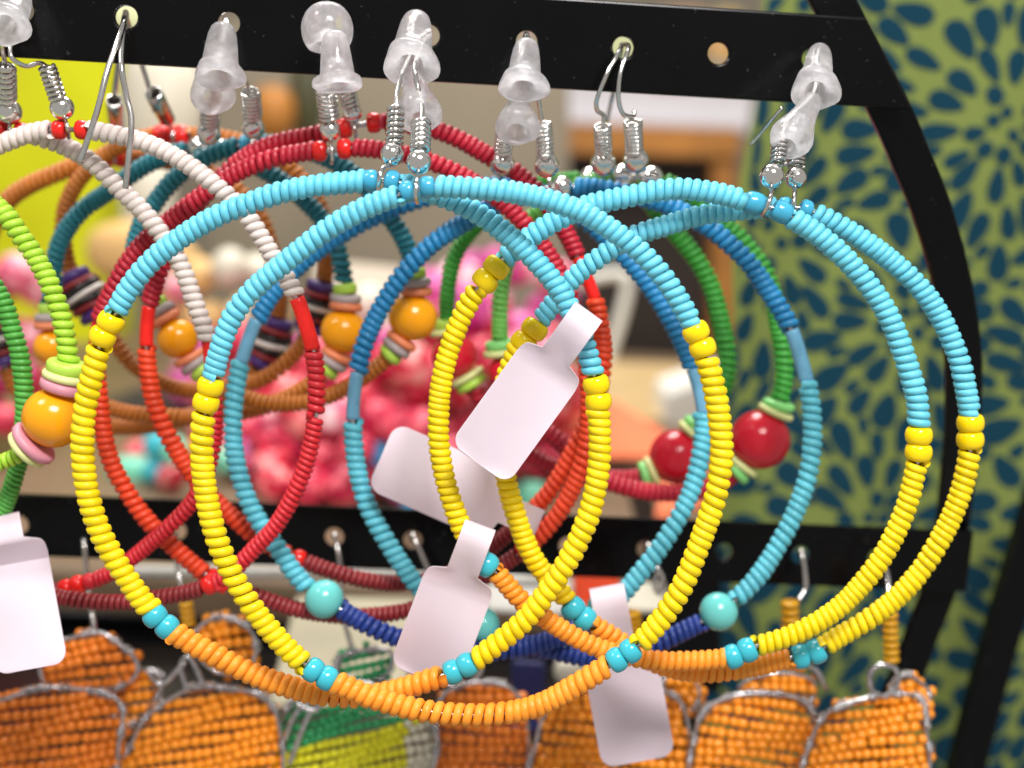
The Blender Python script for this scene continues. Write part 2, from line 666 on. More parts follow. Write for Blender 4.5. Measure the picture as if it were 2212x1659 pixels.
def build_cloth():
    cols, rows = 46, 60
    pl0 = P(1572, 829, 0.30)
    x_left = pl0[0]
    x_right = P(2560, 829, 0.30)[0] + 0.03
    z_hi = P(1900, -320, 0.30)[2]
    z_lo = P(1900, 2000, 0.30)[2]
    V, Q = [], []
    for i in range(rows + 1):
        for j in range(cols + 1):
            z = z_hi + (z_lo - z_hi) * i / rows
            # the near edge hangs on a slant
            xl = x_left + 0.0015 * math.sin(z * 90) + (z - Z0) * 0.03
            x = xl + (x_right - xl) * j / cols
            V.append((x, cloth_y(x, z), z))
    n = cols + 1
    for i in range(rows):
        for j in range(cols):
            Q.append((i * n + j, (i + 1) * n + j, (i + 1) * n + j + 1, i * n + j + 1))
    me = mesh_np('cloth', V, Q, None, True, [M_CLOTH])
    # print: rosettes of petals, centre dots growing to long petals
    U = 0.86406
    centres = [(2490, 316), (1939, 590), (2200, 1330), (2700, 960), (1700, 1230), (2060, -60), (2640, 1640), (3050, 400), (1980, 1900), (2640, -260), (2290, 800)]
    r = np.random.RandomState(3)
    petals = []

    def circles(cx, cy, ang, ln, wd):
        c, q = math.cos(ang), math.sin(ang)
        if ln < wd * 1.25:
            return [(cx, cy, (ln + wd) / 2)]
        return [(cx + c * f * ln, cy + q * f * ln, g * wd) for f, g in ((0.5, 0.9), (0.1, 1.0), (-0.35, 0.72), (-0.75, 0.4))]

    grid = {}

    def try_add(cx, cy, ang, ln, wd, gap=4.5):
        cs = circles(cx, cy, ang, ln, wd)
        gx, gy = int(cx // 150), int(cy // 150)
        for ix in (-1, 0, 1):
            for iy in (-1, 0, 1):
                for other in grid.get((gx + ix, gy + iy), ()):
                    for (a, b, r1) in other:
                        for (a2, b2, r2) in cs:
                            if (a - a2) ** 2 + (b - b2) ** 2 < (r1 + r2 + gap) ** 2:
                                return False
        grid.setdefault((gx, gy), []).append(cs)
        petals.append((cx, cy, ang, ln, wd))
        return True
    rings = [(32, 5, 17, 16), (76, 9, 25, 20), (146, 14, 45, 23), (238, 19, 52, 28), (330, 25, 50, 29), (412, 30, 46, 28)]
    for rad, cnt, ln, wd in rings:
        for c in centres:
            ph = r.uniform(0, 6.28)
            for k in range(cnt):
                a = ph + k / cnt * 2 * math.pi + r.uniform(-0.07, 0.07)
                rr = (0 if cnt == 1 else rad) * (1 + r.uniform(-0.05, 0.05))
                try_add(c[0] + rr * math.cos(a), c[1] + rr * math.sin(a), a, ln * r.uniform(0.9, 1.12), wd * r.uniform(0.88, 1.1))
    for k in range(16000):
        cx, cy = r.uniform(1750, 3000), r.uniform(-420, 2250)
        a = r.uniform(0, 6.28)
        near = min(centres, key=lambda c: (c[0] - cx) ** 2 + (c[1] - cy) ** 2)
        a = math.atan2(cy - near[1], cx - near[0]) + r.uniform(-0.2, 0.2)
        sz = 30 - 15 * k / 16000
        try_add(cx, cy, a, sz * r.uniform(1.3, 1.9), sz * 0.8)
    PV, PT = [], []
    nseg = 22
    for (cx, cy, ang, ln, wd) in petals:
        c0 = len(PV)
        poly = []
        for k in range(nseg):
            t = k / nseg * 2 * math.pi
            lx = math.cos(t) * ln
            # narrower towards the heart of the flower
            ly = math.sin(t) * wd * (1 + 0.34 * math.cos(t)) if ln > wd * 1.25 else math.sin(t) * wd
            poly.append((lx, ly))
        ring_pts = [(0.0, 0.0)] + [(a * 0.5, b * 0.5) for a, b in poly] + poly
        ok = True
        tmp = []
        for lx, ly in ring_pts:
            ax = cx + math.cos(ang) * lx - math.sin(ang) * ly
            ay = cy + math.sin(ang) * lx + math.cos(ang) * ly
            w = P(ax * U, ay * U, 0.30)
            if w[0] < x_left + 0.0015 + (w[2] - Z0) * 0.03:
                w[0] = x_left + 0.0015 + (w[2] - Z0) * 0.03
            if w[0] > x_right - 0.001 or w[2] > z_hi or w[2] < z_lo:
                ok = False
                break
            tmp.append((w[0], cloth_y(w[0], w[2]) - 0.00045, w[2]))
        if not ok or max(t[0] for t in tmp) - min(t[0] for t in tmp) < 0.001:
            continue
        PV += tmp
        for k in range(nseg):
            k2 = (k + 1) % nseg
            PT.append((c0, c0 + 1 + k2, c0 + 1 + k))
            a, b, c, d = c0 + 1 + k, c0 + 1 + k2, c0 + 1 + nseg + k2, c0 + 1 + nseg + k
            PT.append((a, b, c))
            PT.append((a, c, d))
    pm = mesh_np('petal_print', PV, None, PT, True, [M_PETAL])
    th = thing('hanging_cloth', 'olive green cotton cloth printed with dark blue petals, hanging behind the rack', 'cloth', P(2000, 1660, 0.30))
    add('cloth_sheet', me, th)
    po = add('petal_print', pm, th)
    po['kind'] = 'stuff'


build_cloth()

# ------------------------------------------------------------------ the black display rack
rack = thing('display_rack', 'black enamelled metal display rack with perforated bars and bowed side post', 'display rack', P(1100, 1640, 0.215))


def bar(name, h0, h1, nint, halfh, hole_r, before, after, end_top, end_bot, thick):
    """flat bar with a row of holes; h0, h1 world centres of two holes nint intervals apart"""
    h0, h1 = np.asarray(h0), np.asarray(h1)
    ex = norm(h1 - h0)
    ez = norm(np.array([0, 0, 1.0]) - ex * ex[2])
    ey = np.cross(ez, ex)
    ey = ey if ey[1] > 0 else -ey
    step = np.linalg.norm(h1 - h0) / nint
    V, F = [], []
    ca = math.atan2(halfh, step / 2)
    angs = sorted(list(np.arange(28) / 28 * 2 * math.pi) + [ca, math.pi - ca, math.pi + ca, 2 * math.pi - ca])
    na = len(angs)

    def w(x, y, z):
        return tuple(h0 + ex * x + ey * y + ez * z)
    prevR = None
    for k in range(-before, nint + after + 1):
        cx = k * step
        base = len(V)
        for yy in (0, thick):
            for a in angs:
                V.append(w(cx + hole_r * math.cos(a), yy, hole_r * math.sin(a)))
            for a in angs:
                c, s_ = math.cos(a), math.sin(a)
                f = min((step / 2) / abs(c) if abs(c) > 1e-9 else 1e9, halfh / abs(s_) if abs(s_) > 1e-9 else 1e9)
                V.append(w(cx + f * c, yy, f * s_))
        for i in range(na):
            j = (i + 1) % na
            F.append((base + i, base + na + i, base + na + j, base + j))
            F.append((base + 2 * na + j, base + 3 * na + j, base + 3 * na + i, base + 2 * na + i))
            F.append((base + j, base + 2 * na + j, base + 2 * na + i, base + i))
            am = (angs[i] + (angs[j] if j else angs[j] + 2 * math.pi)) / 2
            if abs(math.sin(am)) * step / 2 > abs(math.cos(am)) * halfh:
                F.append((base + na + i, base + 3 * na + i, base + 3 * na + j, base + na + j))
    # plain end piece, its end cut on a slant
    xr = (nint + after + 0.5) * step
    b = len(V)
    for yy in (0, thick):
        V += [w(xr, yy, -halfh), w(end_bot, yy, -halfh), w(end_top, yy, halfh), w(xr, yy, halfh)]
    F += [(b, b + 1, b + 2, b + 3), (b + 7, b + 6, b + 5, b + 4), (b + 1, b + 5, b + 6, b + 2), (b, b + 4, b + 5, b + 1), (b + 3, b + 2, b + 6, b + 7)]
    xl = (-before - 0.5) * step
    b = len(V)
    V += [w(xl, 0, -halfh), w(xl, 0, halfh), w(xl, thick, halfh), w(xl, thick, -halfh)]
    F.append((b, b + 1, b + 2, b + 3))
    me = mesh_np(name, V, F, None, False, [M_BLACK])
    import bmesh
    bm = bmesh.new()
    bm.from_mesh(me)
    bmesh.ops.remove_doubles(bm, verts=bm.verts, dist=1e-6)
    bm.to_mesh(me)
    bm.free()
    o = add(name, me, rack)
    bevel(o, 0.00035, 3)
    return h0, ex, ey, ez, step


YB = 0.1775
hA, hB = P(272, 36, 0.1740), P(1756, 127, 0.1830)
_L = np.linalg.norm(hB - hA)
TOPBAR = bar('top_bar', hA, hB, 7, 97 * px(1000, 90, 0.1775), 23.5 * px(1000, 90, 0.1775), 3, 0,
             _L + 112 * px(1800, 127, 0.183), _L + 232 * px(1800, 127, 0.183), 0.0012)
mA, mB = P(721.6, 1161, 0.2110), P(1730, 1200, 0.2130)
_M = np.linalg.norm(mB - mA)
bar('middle_bar', mA, mB, 6, 68 * px(1200, 1180, 0.212), 20 * px(1200, 1180, 0.212), 6, 1,
    _M + 372 * px(1800, 1190, 0.213), _M + 368 * px(1800, 1190, 0.213), 0.0012)


def flat_post(name, pts, width, thick, parent, m=M_BLACK):
    pp = catmull([P(*q) for q in pts], 10)
    T = np.gradient(pp, axis=0)
    T /= np.linalg.norm(T, axis=1)[:, None]
    V, Q = [], []
    for p_, t in zip(pp, T):
        back = norm(np.array([0, 1.0, 0]) - t * t[1])
        side = np.cross(t, back)
        for a, b in ((-1, 0), (1, 0), (1, 1), (-1, 1)):
            V.append(p_ + side * a * width / 2 + back * b * thick)
    n = len(pp)
    for i in range(n - 1):
        for k in range(4):
            k2 = (k + 1) % 4
            Q.append((i * 4 + k, i * 4 + k2, (i + 1) * 4 + k2, (i + 1) * 4 + k))
    Q.append((0, 3, 2, 1))
    e = (n - 1) * 4
    Q.append((e, e + 1, e + 2, e + 3))
    o = add(name, mesh_np(name, V, Q, None, False, [m]), parent)
    bevel(o, 0.0004, 2)
    return o


flat_post('side_post', [(1690, -190, .1865), (1760, -70, .186), (1822, 40, .1857), (1923, 232, .187), (1970, 340, .189), (2016, 454, .191), (2062, 620, .195), (2084, 770, .200),
                        (2083, 900, .205), (2075, 1000, .209), (2061, 1130, .2155), (2036, 1260, .2165), (1995, 1369, .218), (1965, 1451, .219), (1915, 1560, .220), (1840, 1720, .221)],
          88 * px(1923, 232, .187), 0.0016, rack)
leg = flat_post('black_stand_leg', [(2300, 960, .262), (2258, 1085, .26), (2222, 1205, .258), (2157, 1424, .255), (2099, 1643, .252), (2050, 1830, .25)], 74 * px(2157, 1424, .255), 0.004, None)
tag(recenter(leg), 'black slanting metal stand leg in the lower right corner before the cloth', 'stand leg')

# ------------------------------------------------------------------ hoop earrings
SK = lambda end: ('coil', M_SKY, 18, 23.5, end)
YE = lambda end: ('coil', M_YEL, 20.8, 25, end)
YE2 = lambda end: ('coil', M_YEL, 16.8, 23, end)
OR = lambda end: ('coil', M_ORA, 20.5, 25.5, end)
YBD = ('bead', M_YELB, 37, 29.5)
TBD = ('bead', M_TURB, 36, 28)
EB = ('bead', M_SKYG, 30, 24)
FRONT = 'turquoise, yellow and orange coiled wire hoop earrings on the top bar'

PA = [(824, 388), (798, 391), (754.5, 394), (672.5, 402), (590, 420), (547, 436.6), (492, 455.7), (437.5, 483), (383, 518.6), (328, 562.4), (295, 600.6), (268, 639), (252, 674.5),
      (235, 702), (216, 734.6), (210, 767), (200, 811), (188, 855), (180.5, 906), (178, 966), (182, 1021), (191.4, 1075.6), (210.5, 1136), (238, 1193), (271, 1245), (301, 1288),
      (338, 1336), (369, 1360), (400, 1382), (451, 1409), (519.5, 1444), (588, 1472), (672, 1496), (727, 1503), (800, 1503), (864, 1490), (918.5, 1472), (957, 1460), (989.6, 1447), (1025, 1427),
      (1082.6, 1384), (1123.6, 1350), (1153.4, 1318), (1189, 1268), (1219, 1224.5), (1241, 1185), (1268, 1125), (1284.7, 1067), (1294, 1007), (1296, 952.5), (1294, 898), (1293, 865), (1288, 825),
      (1278, 795), (1265, 748), (1241, 688), (1213.6, 633.5), (1181, 590), (1140, 546), (1099, 510), (1055, 475), (1014, 450), (973, 431), (910, 409), (855, 393)]
earring('leftmost front hoop, its yellow side over the red and white hoops', PA, 0.1600,
        [('gap', 7), EB, SK((250, 680)), YBD, YBD, YE((322, 1318)), TBD, TBD, OR((962, 1458)), TBD, TBD, YE((1295, 885)), YBD, YBD, SK((862, 395)), EB],
        [('spring', (855.6, 233, .163), (851, 318, .161), 15, 8), ('ball', (847, 334, .1605), 26),
         ('wire', [(846, 355, .1600), (828, 362, .1575), (820, 385, .1565), (818, 410, .1575), (824, 418, .160)], 5, 'loop'),
         ('wire', [(922, 68, .184), (921, 62, .176), (900, 95, .169), (872, 150, .166), (858, 200, .164), (856, 236, .163)], 5)], FRONT, hi=True)

PB = [(902, 406), (877.5, 415.6), (850, 426), (809, 440), (754, 467), (700, 500), (645, 543), (590, 588), (547, 625), (506, 676), (478.5, 743), (461, 810), (453, 841), (443, 875), (438, 910), (436, 988),
      (445, 1067), (462, 1144), (487, 1212), (522, 1277), (562, 1335), (618, 1400), (656, 1433), (682, 1452), (713, 1469), (745, 1482), (809, 1509), (891, 1531), (973, 1543), (1060, 1544), (1153, 1528),
      (1208, 1502), (1263, 1469), (1312, 1438), (1340, 1420), (1374, 1399), (1394, 1378), (1440.5, 1323), (1480, 1255), (1497, 1212), (1522.6, 1144), (1549, 1062), (1560, 980), (1555, 911), (1545, 846), (1535, 805), (1523, 765),
      (1513, 737), (1498, 705), (1481.6, 674), (1452, 625), (1413, 574), (1372, 534), (1317.5, 494), (1263, 461), (1208, 439), (1153, 424), (1085, 412), (973, 404), (924, 403)]
earring('frontmost hoop, blue and yellow with the lowest orange arc, centre of the picture', PB, 0.1555,
        [('gap', 6), EB, SK((461, 817)), YBD, YBD, YE((662, 1438)), TBD, TBD, OR((1318, 1435)), TBD, TBD, YE((1524, 768)), YBD, YBD, SK((938, 403)), EB],
        [('spring', (910, 268, .161), (908, 326, .158), 17, 6.5), ('ball', (905, 350, .1565), 27),
         ('wire', [(904, 374, .156), (900, 395, .1530), (898, 425, .1528), (902, 438, .1555)], 5, 'loop'),
         ('wire', [(922, 68, .184), (921, 66, .176), (905, 110, .167), (896, 150, .1645), (903, 190, .164), (912, 230, .1625), (911, 270, .161)], 5)], FRONT, hi=True)

PC = [(1658, 446), (1632, 441), (1591, 428), (1536, 415), (1454, 408), (1345, 427), (1263, 446), (1213, 470), (1170, 494), (1140, 517), (1108, 542), (1088, 560), (1071, 577), (1053, 603), (1033, 622), (1006, 666), (979, 729),
      (960, 792), (950, 850), (947, 911), (949, 966), (961, 1034), (978, 1089), (995, 1135), (1018, 1178), (1043, 1213), (1071, 1236), (1093, 1260), (1126, 1298), (1186, 1342), (1224, 1366), (1263, 1387), (1310, 1406), (1413, 1427),
      (1481, 1428), (1558, 1424), (1588, 1419), (1616, 1402), (1643, 1394), (1703, 1375), (1757, 1350), (1812, 1313), (1853, 1272), (1894, 1222), (1912, 1194), (1938, 1144), (1960, 1089), (1972, 1043), (1980, 1004), (1986, 972), (1984, 936),
      (1985, 905), (1980, 853), (1967, 811), (1945, 743), (1917, 677), (1881, 622), (1840, 573), (1798, 532), (1744, 490), (1703, 468), (1684, 453)]
earring('turquoise and yellow hoop, nearer left one of the pair on the last hole', PC, 0.1655,
        [('gap', 8), ('bead', M_SKYG, 42, 25), SK((1085, 563)), YBD, YBD, YE2((1020, 1180)), TBD, TBD, ('coil', M_ORA, 17, 22, (1566, 1423)), TBD, TBD, YE2((1982, 995)), YBD, YBD, SK((1706, 469)), ('bead', M_SKYG, 40, 24)],
        [('spring', (1684, 306, .168), (1681, 354, .167), 15, 6), ('ball', (1667, 380, .1655), 27),
         ('wire', [(1666, 404, .1655), (1665, 425, .1632), (1657, 446, .1628), (1648, 464, .1640), (1656, 470, .1655)], 5, 'loop'),
         ('wire', [(1756, 127, .188), (1758, 120, .180), (1764, 160, .172), (1755, 205, .170), (1715, 260, .169), (1686, 308, .168)], 5),
         ('wire', [(1690, 232, .172), (1668, 258, .173), (1640, 292, .1745), (1622, 312, .1755)], 4, 'hook_tip')], FRONT, hi=True)

PD = [(1716, 447), (1690, 446), (1640, 450), (1577, 456), (1536, 460), (1481, 474), (1427, 491), (1366, 510), (1309, 546), (1279, 568), (1249, 590), (1224, 617), (1186, 668), (1167, 693), (1150, 718), (1122, 752), (1098, 800), (1086, 860), (1081, 930), (1086, 990),
      (1096, 1048), (1107, 1089), (1122, 1136), (1140, 1183), (1162, 1222), (1192, 1256), (1222, 1292), (1238, 1316), (1265, 1339), (1301, 1361), (1334, 1381), (1390, 1420), (1454, 1446), (1536, 1454), (1618, 1442), (1680, 1428), (1730, 1418), (1764, 1410),
      (1793, 1386), (1840, 1360), (1894, 1326), (1946, 1283), (1990, 1232), (2028, 1171), (2055, 1119), (2072, 1075), (2086, 1026), (2094, 980), (2096, 948), (2097, 914), (2093, 875), (2087, 845), (2075, 784), (2055, 734), (2031, 683), (1998, 634), (1962, 595), (1921, 560), (1880, 529), (1839, 502), (1798, 478), (1757, 460), (1736, 450)]
earring('turquoise and yellow hoop reaching furthest right, behind its twin on the last hole', PD, 0.1695,
        [('gap', 6), ('bead', M_SKYG, 26, 21), ('coil', M_SKY, 17, 22, (1165, 696)), YBD, YBD, YE2((1230, 1298)), TBD, TBD, ('coil', M_ORA, 16, 22, (1712, 1422)), TBD, TBD, YE2((2094, 968)), YBD, YBD, ('coil', M_SKY, 17, 22.5, (1752, 458)), ('bead', M_SKYG, 26, 22)],
        [('spring', (1722, 318, .172), (1719, 362, .171), 17, 6), ('ball', (1719, 384, .170), 24),
         ('wire', [(1717, 405, .1695), (1716, 425, .1672), (1713, 446, .1668), (1708, 458, .1680), (1714, 464, .1695)], 5, 'loop'),
         ('wire', [(1756, 127, .188), (1759, 122, .180), (1768, 170, .174), (1762, 215, .173), (1735, 280, .1725), (1723, 320, .172)], 5)], FRONT, hi=True)

# blue hoops behind
NV = lambda end: ('coil', M_NAVY, 15, 21, end)
BL = lambda end: ('coil', M_BLU, 17, 21.5, end)
AQ = lambda end: ('coil', M_AQUA, 18, 21, end)
BLUES = 'blue hoop earrings with round turquoise beads'
PE = [(1083, 402), (1000, 410), (900, 432), (800, 472), (720, 517), (650, 570), (597, 622), (565, 672), (544, 712), (528, 760), (514, 812), (505, 870), (503, 930), (508, 990), (524, 1050), (545, 1103), (575, 1150), (604, 1190), (631, 1231), (662, 1268),
      (704, 1296), (749, 1325), (795, 1351), (850, 1375), (950, 1402), (1050, 1408), (1150, 1394), (1240, 1362), (1300, 1322), (1345, 1283), (1386, 1234), (1421, 1190), (1462, 1125), (1490, 1070), (1507, 1015), (1516, 966), (1521, 910), (1513, 850), (1498, 800), (1481, 755), (1454, 700), (1405, 622), (1340, 545), (1270, 480), (1200, 430), (1140, 408)]
earring('blue hoop with grey tubes, left one of the pair with round turquoise beads', PE, 0.1860,
        [('gap', 8), BL((556, 690)), ('tube', M_TUBE, 15, (519, 785)), AQ((668, 1272)), ('ball', M_BALL, 42), NV((1278, 1342)), ('ball', M_BALL, 40), AQ((1520, 895)), ('tube', M_TUBE, 15, (1496, 796)), BL(None)],
        [('spring', (1090.5, 287, .1795), (1086, 331, .182), 16, 6), ('ball', (1085, 355, .1845), 27), ('wire', [(1084, 374, .187), (1082, 395, .1895), (1080, 415, .1915), (1084, 424, .1935)], 5, 'loop'),
         ('wire', [(1137, 82, .188), (1135, 76, .178), (1128, 140, .173), (1108, 220, .177), (1092, 288, .1795)], 5)], BLUES, lean=-0.0075)
PF = [(1180, 408), (1120, 425), (1055, 448), (1005, 480), (959, 508), (918, 541), (877, 584), (845, 628), (817, 675), (795, 722), (779, 770), (770, 815), (764, 860), (762, 911), (764, 960), (773, 1024), (787, 1076), (809, 1125), (842, 1180), (877, 1234), (915, 1280),
      (970, 1323), (1044, 1352), (1107, 1384), (1160, 1398), (1208, 1408), (1270, 1420), (1350, 1412), (1421, 1391), (1468, 1367), (1514, 1345), (1562, 1315), (1607, 1279), (1645, 1236), (1670, 1196), (1700, 1144), (1725, 1089), (1744, 1034), (1754, 974), (1755, 911), (1750, 857), (1741, 815), (1727, 765), (1711, 715), (1686, 669), (1662, 633), (1618, 568), (1577, 529), (1536, 494), (1454, 448), (1380, 425), (1300, 408), (1237, 404)]
earring('blue hoop with a grey tube against the cloth, right one of the round bead pair', PF, 0.1855,
        [('gap', 4), ('ball', M_CHROME, 24), BL((773, 803)), ('tube', M_TUBE, 15, (763, 908)), AQ((1008, 1335)), ('ball', M_BALL, 40), NV((1520, 1343)), ('ball', M_BALL, 42), AQ((1744, 825)), ('tube', M_TUBE, 16, (1709, 712)), BL((1238, 404)), ('ball', M_CHROME, 25)],
        [('spring', (1172, 266, .179), (1178, 334, .182), 16, 9), ('ball', (1181, 358, .184), 27), ('wire', [(1184, 380, .1875), (1188, 398, .1858), (1187, 418, .1885), (1182, 424, .1905)], 5, 'loop'),
         ('wire', [(1137, 82, .188), (1139, 77, .178), (1150, 150, .174), (1163, 215, .177), (1171, 268, .179)], 5)], BLUES, lean=-0.0050)

# red hoops
CR = lambda end: ('coil', M_CRIM, 14.5, 20, end)
RO = lambda end: ('coil', M_ORED, 16.4, 20, end)
MA = lambda end: ('coil', M_MAR, 13, 18.5, end)
RB = ('bead', M_REDT, 28, 22)
REDS = 'crimson and orange-red hoop earrings with maroon bottoms'
PR1 = [(716, 328), (690, 325), (645, 331), (590, 342), (519, 369), (450, 412), (377, 468), (318, 516), (279, 562), (254, 606), (230, 652), (212, 700), (205, 745), (208, 800), (214, 857), (223, 931), (238, 994), (263, 1043), (295, 1095), (328, 1135), (369, 1177), (410, 1213), (443, 1240), (470, 1256), (510, 1272),
       (557, 1289), (610, 1308), (667, 1322), (760, 1332), (877, 1320), (985, 1283), (1071, 1230), (1126, 1193), (1181, 1142), (1213, 1100), (1241, 1048), (1260, 993), (1270, 939), (1273, 870), (1267, 780), (1251, 700), (1230, 632), (1208, 588), (1172, 530), (1100, 450), (1000, 380), (900, 340), (809, 322), (745, 320)]
earring('lower one of the crimson pair, orange-red side behind the leftmost yellow coil', PR1, 0.1820,
        [('gap', 10), RB, CR((214, 690)), ('tube', M_REDT, 14, (206, 772)), RO((446, 1242)), RB, RB, MA((1120, 1195)), RB, RO((1262, 752)), ('tube', M_REDT, 14, (1232, 638)), ('coil', M_CRIM, 14.5, 19.5, (758, 320)), RB],
        [('spring', (703, 193, .179), (712, 258, .181), 20, 8), ('ball', (713, 282, .1815), 23), ('wire', [(714, 300, .182), (716, 318, .180), (718, 345, .180), (716, 352, .182)], 4.5, 'loop'),
         ('wire', [(705, 57, .186), (706, 52, .176), (716, 110, .172), (712, 160, .175), (704, 195, .179)], 4.5)], REDS)
PR2 = [(768, 272), (720, 283), (660, 296), (588, 312), (533, 338), (478, 385), (425, 440), (385, 500), (350, 572), (330, 630), (319, 680), (316, 745), (320, 800), (329, 857), (345, 903), (366, 947), (394, 994), (430, 1045), (480, 1095), (540, 1150), (600, 1188), (645, 1208), (727, 1238), (800, 1255), (864, 1260), (960, 1245),
       (1030, 1207), (1082, 1166), (1120, 1132), (1159, 1095), (1189, 1060), (1216, 1017), (1243, 966), (1268, 915), (1290, 860), (1302, 797), (1303, 743), (1296, 688), (1285, 645), (1271, 608), (1246, 551), (1222, 502), (1175, 430), (1118, 375), (1055, 337), (1000, 305), (946, 282), (877, 268), (815, 264)]
earring('upper one of the crimson pair, red tube behind the left blue coil', PR2, 0.1860,
        [('gap', 10), RB, CR((322, 660)), ('tube', M_REDT, 15, (316, 748)), RO((632, 1203)), RB, MA((1108, 1143)), RB, RO((1286, 646)), ('tube', M_REDT, 14, (1248, 555)), ('coil', M_CRIM, 14.5, 20, (822, 264)), RB],
        [('spring', (746, 189, .182), (756, 230, .184), 17, 5), ('ball', (760, 245, .185), 22), ('wire', [(763, 262, .186), (766, 275, .184), (769, 290, .1845), (768, 296, .186)], 4.5, 'loop'),
         ('wire', [(705, 57, .186), (707, 53, .176), (730, 110, .1725), (742, 160, .177), (746, 192, .182)], 4.5)], REDS)

# white hoops
WH = lambda end: ('coil', M_WHI, 18, 20.5, end)
WR = lambda end: ('coil', M_WRED, 15.5, 21, end)
WHITES = 'white coiled hoop earrings with red tubes'
PW1 = [(22, 281), (-80, 290), (-220, 335), (-380, 440), (-480, 580), (-525, 780), (-485, 950), (-370, 1130), (-180, 1255), (0, 1292), (105, 1284), (150, 1268), (180, 1260), (213, 1250), (240, 1238), (290, 1203), (340, 1160), (388, 1116), (424, 1072), (452, 1005), (465, 930), (462, 860), (455, 790), (448, 735), (440, 704), (429, 677), (415, 639), (402, 600), (385, 560), (362, 522), (342, 500), (322, 472), (295, 443), (254, 405), (213, 363), (165, 328), (115, 306), (63, 290)]
earring('white hoop cut off by the left edge, left of the other white one', PW1, 0.1780,
        [('gap', 6), ('bead', M_REDT, 26, 21), WH((-524, 800)), WR((-180, 1255)), MA((130, 1275)), RB, RB, ('bead', M_WRED, 26, 19), ('coil', M_WRED, 13, 18, (452, 800)), ('tube', M_REDT, 13, (448, 735)), WH((58, 289)), ('bead', M_REDT, 26, 21)],
        [('spring', (13, 140, .172), (16, 218, .176), 16, 8), ('ball', (19, 242, .177), 28), ('wire', [(20, 266, .178), (21, 280, .176), (22, 300, .178)], 4.5, 'loop'),
         ('wire', [(52, 24, .183), (50, 20, .172), (20, 60, .168), (5, 95, .168), (12, 142, .172)], 5)], WHITES)
PW2 = [(148, 280), (95, 282), (30, 300), (-80, 355), (-180, 450), (-250, 600), (-272, 800), (-222, 980), (-120, 1130), (0, 1235), (105, 1284), (200, 1300), (274, 1300), (330, 1293), (400, 1281), (443, 1268), (480, 1250), (519, 1218), (556, 1178), (592, 1142), (624, 1090), (646, 1043), (664, 993), (676, 939), (683, 884), (684, 830), (680, 775), (668, 725), (655, 682), (642, 645), (630, 620), (612, 592), (584, 546), (560, 506), (535, 468), (500, 430), (451, 390), (410, 358), (355, 326), (301, 304), (246, 291), (191, 281)]
earring('white hoop with glossy red tube and red coil in full view left of centre', PW2, 0.1740,
        [('gap', 6), ('bead', M_REDT, 26, 21), WH((-272, 790)), WR((0, 1235)), MA((440, 1269)), RB, ('coil', M_WRED, 13.5, 19, (682, 900)), ('coil', M_WRED, 17, 20, (676, 757)), ('tube', M_REDT, 17, (641, 643)), WH((190, 281)), ('bead', M_REDT, 26, 21)],
        [('spring', (101, 142, .171), (125, 214, .173), 16, 8), ('ball', (134, 233, .1735), 26), ('wire', [(140, 256, .174), (146, 275, .172), (149, 298, .174)], 4.5, 'loop'),
         ('wire', [(52, 24, .183), (53, 20, .172), (22, 110, .166), (52, 142, .167), (84, 136, .169), (101, 144, .171)], 5)], WHITES)

# small teal hoops with amber beads and disc stacks
TE = lambda end: ('coil', M_TEAL, 14.5, 20, end)
BR = lambda end: ('coil', M_BRO, 13, 18, end)
def STK(r):
    return [('disc', M_LIME, 22, 26), ('disc', M_GREYD, 18, 34), ('disc', M_SALM, 17, 36), ('ball', M_AMB, r), ('disc', M_SALM, 17, 36), ('disc', M_GREYD, 18, 34), ('disc', M_LIME, 20, 27)]
TEALS = 'small teal hoop earrings with amber beads'
PT1 = [(451, 316), (400, 325), (350, 340), (300, 366), (240, 410), (180, 452), (138, 505), (118, 560), (112, 620), (110, 690), (112, 745), (125, 800), (165, 850), (232, 880), (300, 895), (396, 900), (480, 898), (560, 882), (640, 848), (690, 815), (722, 780), (738, 735), (746, 690), (747, 640), (742, 600), (733, 551), (720, 510), (695, 472), (650, 425), (610, 393), (577, 372), (520, 340)]
earring('small teal hoop, left one of the amber bead pair hanging inside the big hoops', PT1, 0.2010,
        [('gap', 3), ('ball', M_CHROME, 23), TE((110, 655))] + STK(40) + [BR((702, 805))] + STK(50)[::-1] + [('coil', M_TEAL, 14.5, 20.5, (500, 332)), ('ball', M_CHROME, 23)],
        [('spring', (454, 232, .186), (452, 268, .189), 17, 5), ('ball', (451, 288, .192), 26),
         ('wire', [(451, 305, .2005), (450, 318, .199), (451, 332, .201)], 4.5, 'loop'),
         ('wire', [(487, 47, .187), (486, 43, .177), (478, 110, .174), (462, 190, .181), (455, 234, .186)], 4.5)], TEALS)
PT2 = [(547, 310), (500, 318), (440, 342), (375, 388), (330, 445), (300, 495), (290, 555), (305, 615), (335, 655), (383, 729), (425, 792), (480, 836), (560, 868), (640, 872), (713, 856), (780, 818), (835, 775), (868, 735), (890, 695), (898, 640), (897, 606), (886, 551), (864, 502), (834, 461), (790, 402), (727, 352), (640, 318)]
earring('small teal hoop, right one of the amber bead pair, nearer the centre', PT2, 0.1965,
        [('gap', 6), ('bead', M_SKYG, 22, 20), TE((330, 648))] + STK(44) + [BR((838, 772))] + STK(53)[::-1] + [('coil', M_TEAL, 14.5, 20.5, None)],
        [('spring', (541, 198, .184), (546, 252, .188), 18, 8), ('ball', (547, 276, .190), 25), ('wire', [(547, 295, .196), (546, 310, .1942), (547, 326, .1965)], 4.5, 'loop'),
         ('wire', [(487, 47, .187), (489, 43, .177), (505, 120, .174), (512, 180, .178), (530, 175, .181), (540, 200, .184)], 4.5)], TEALS)

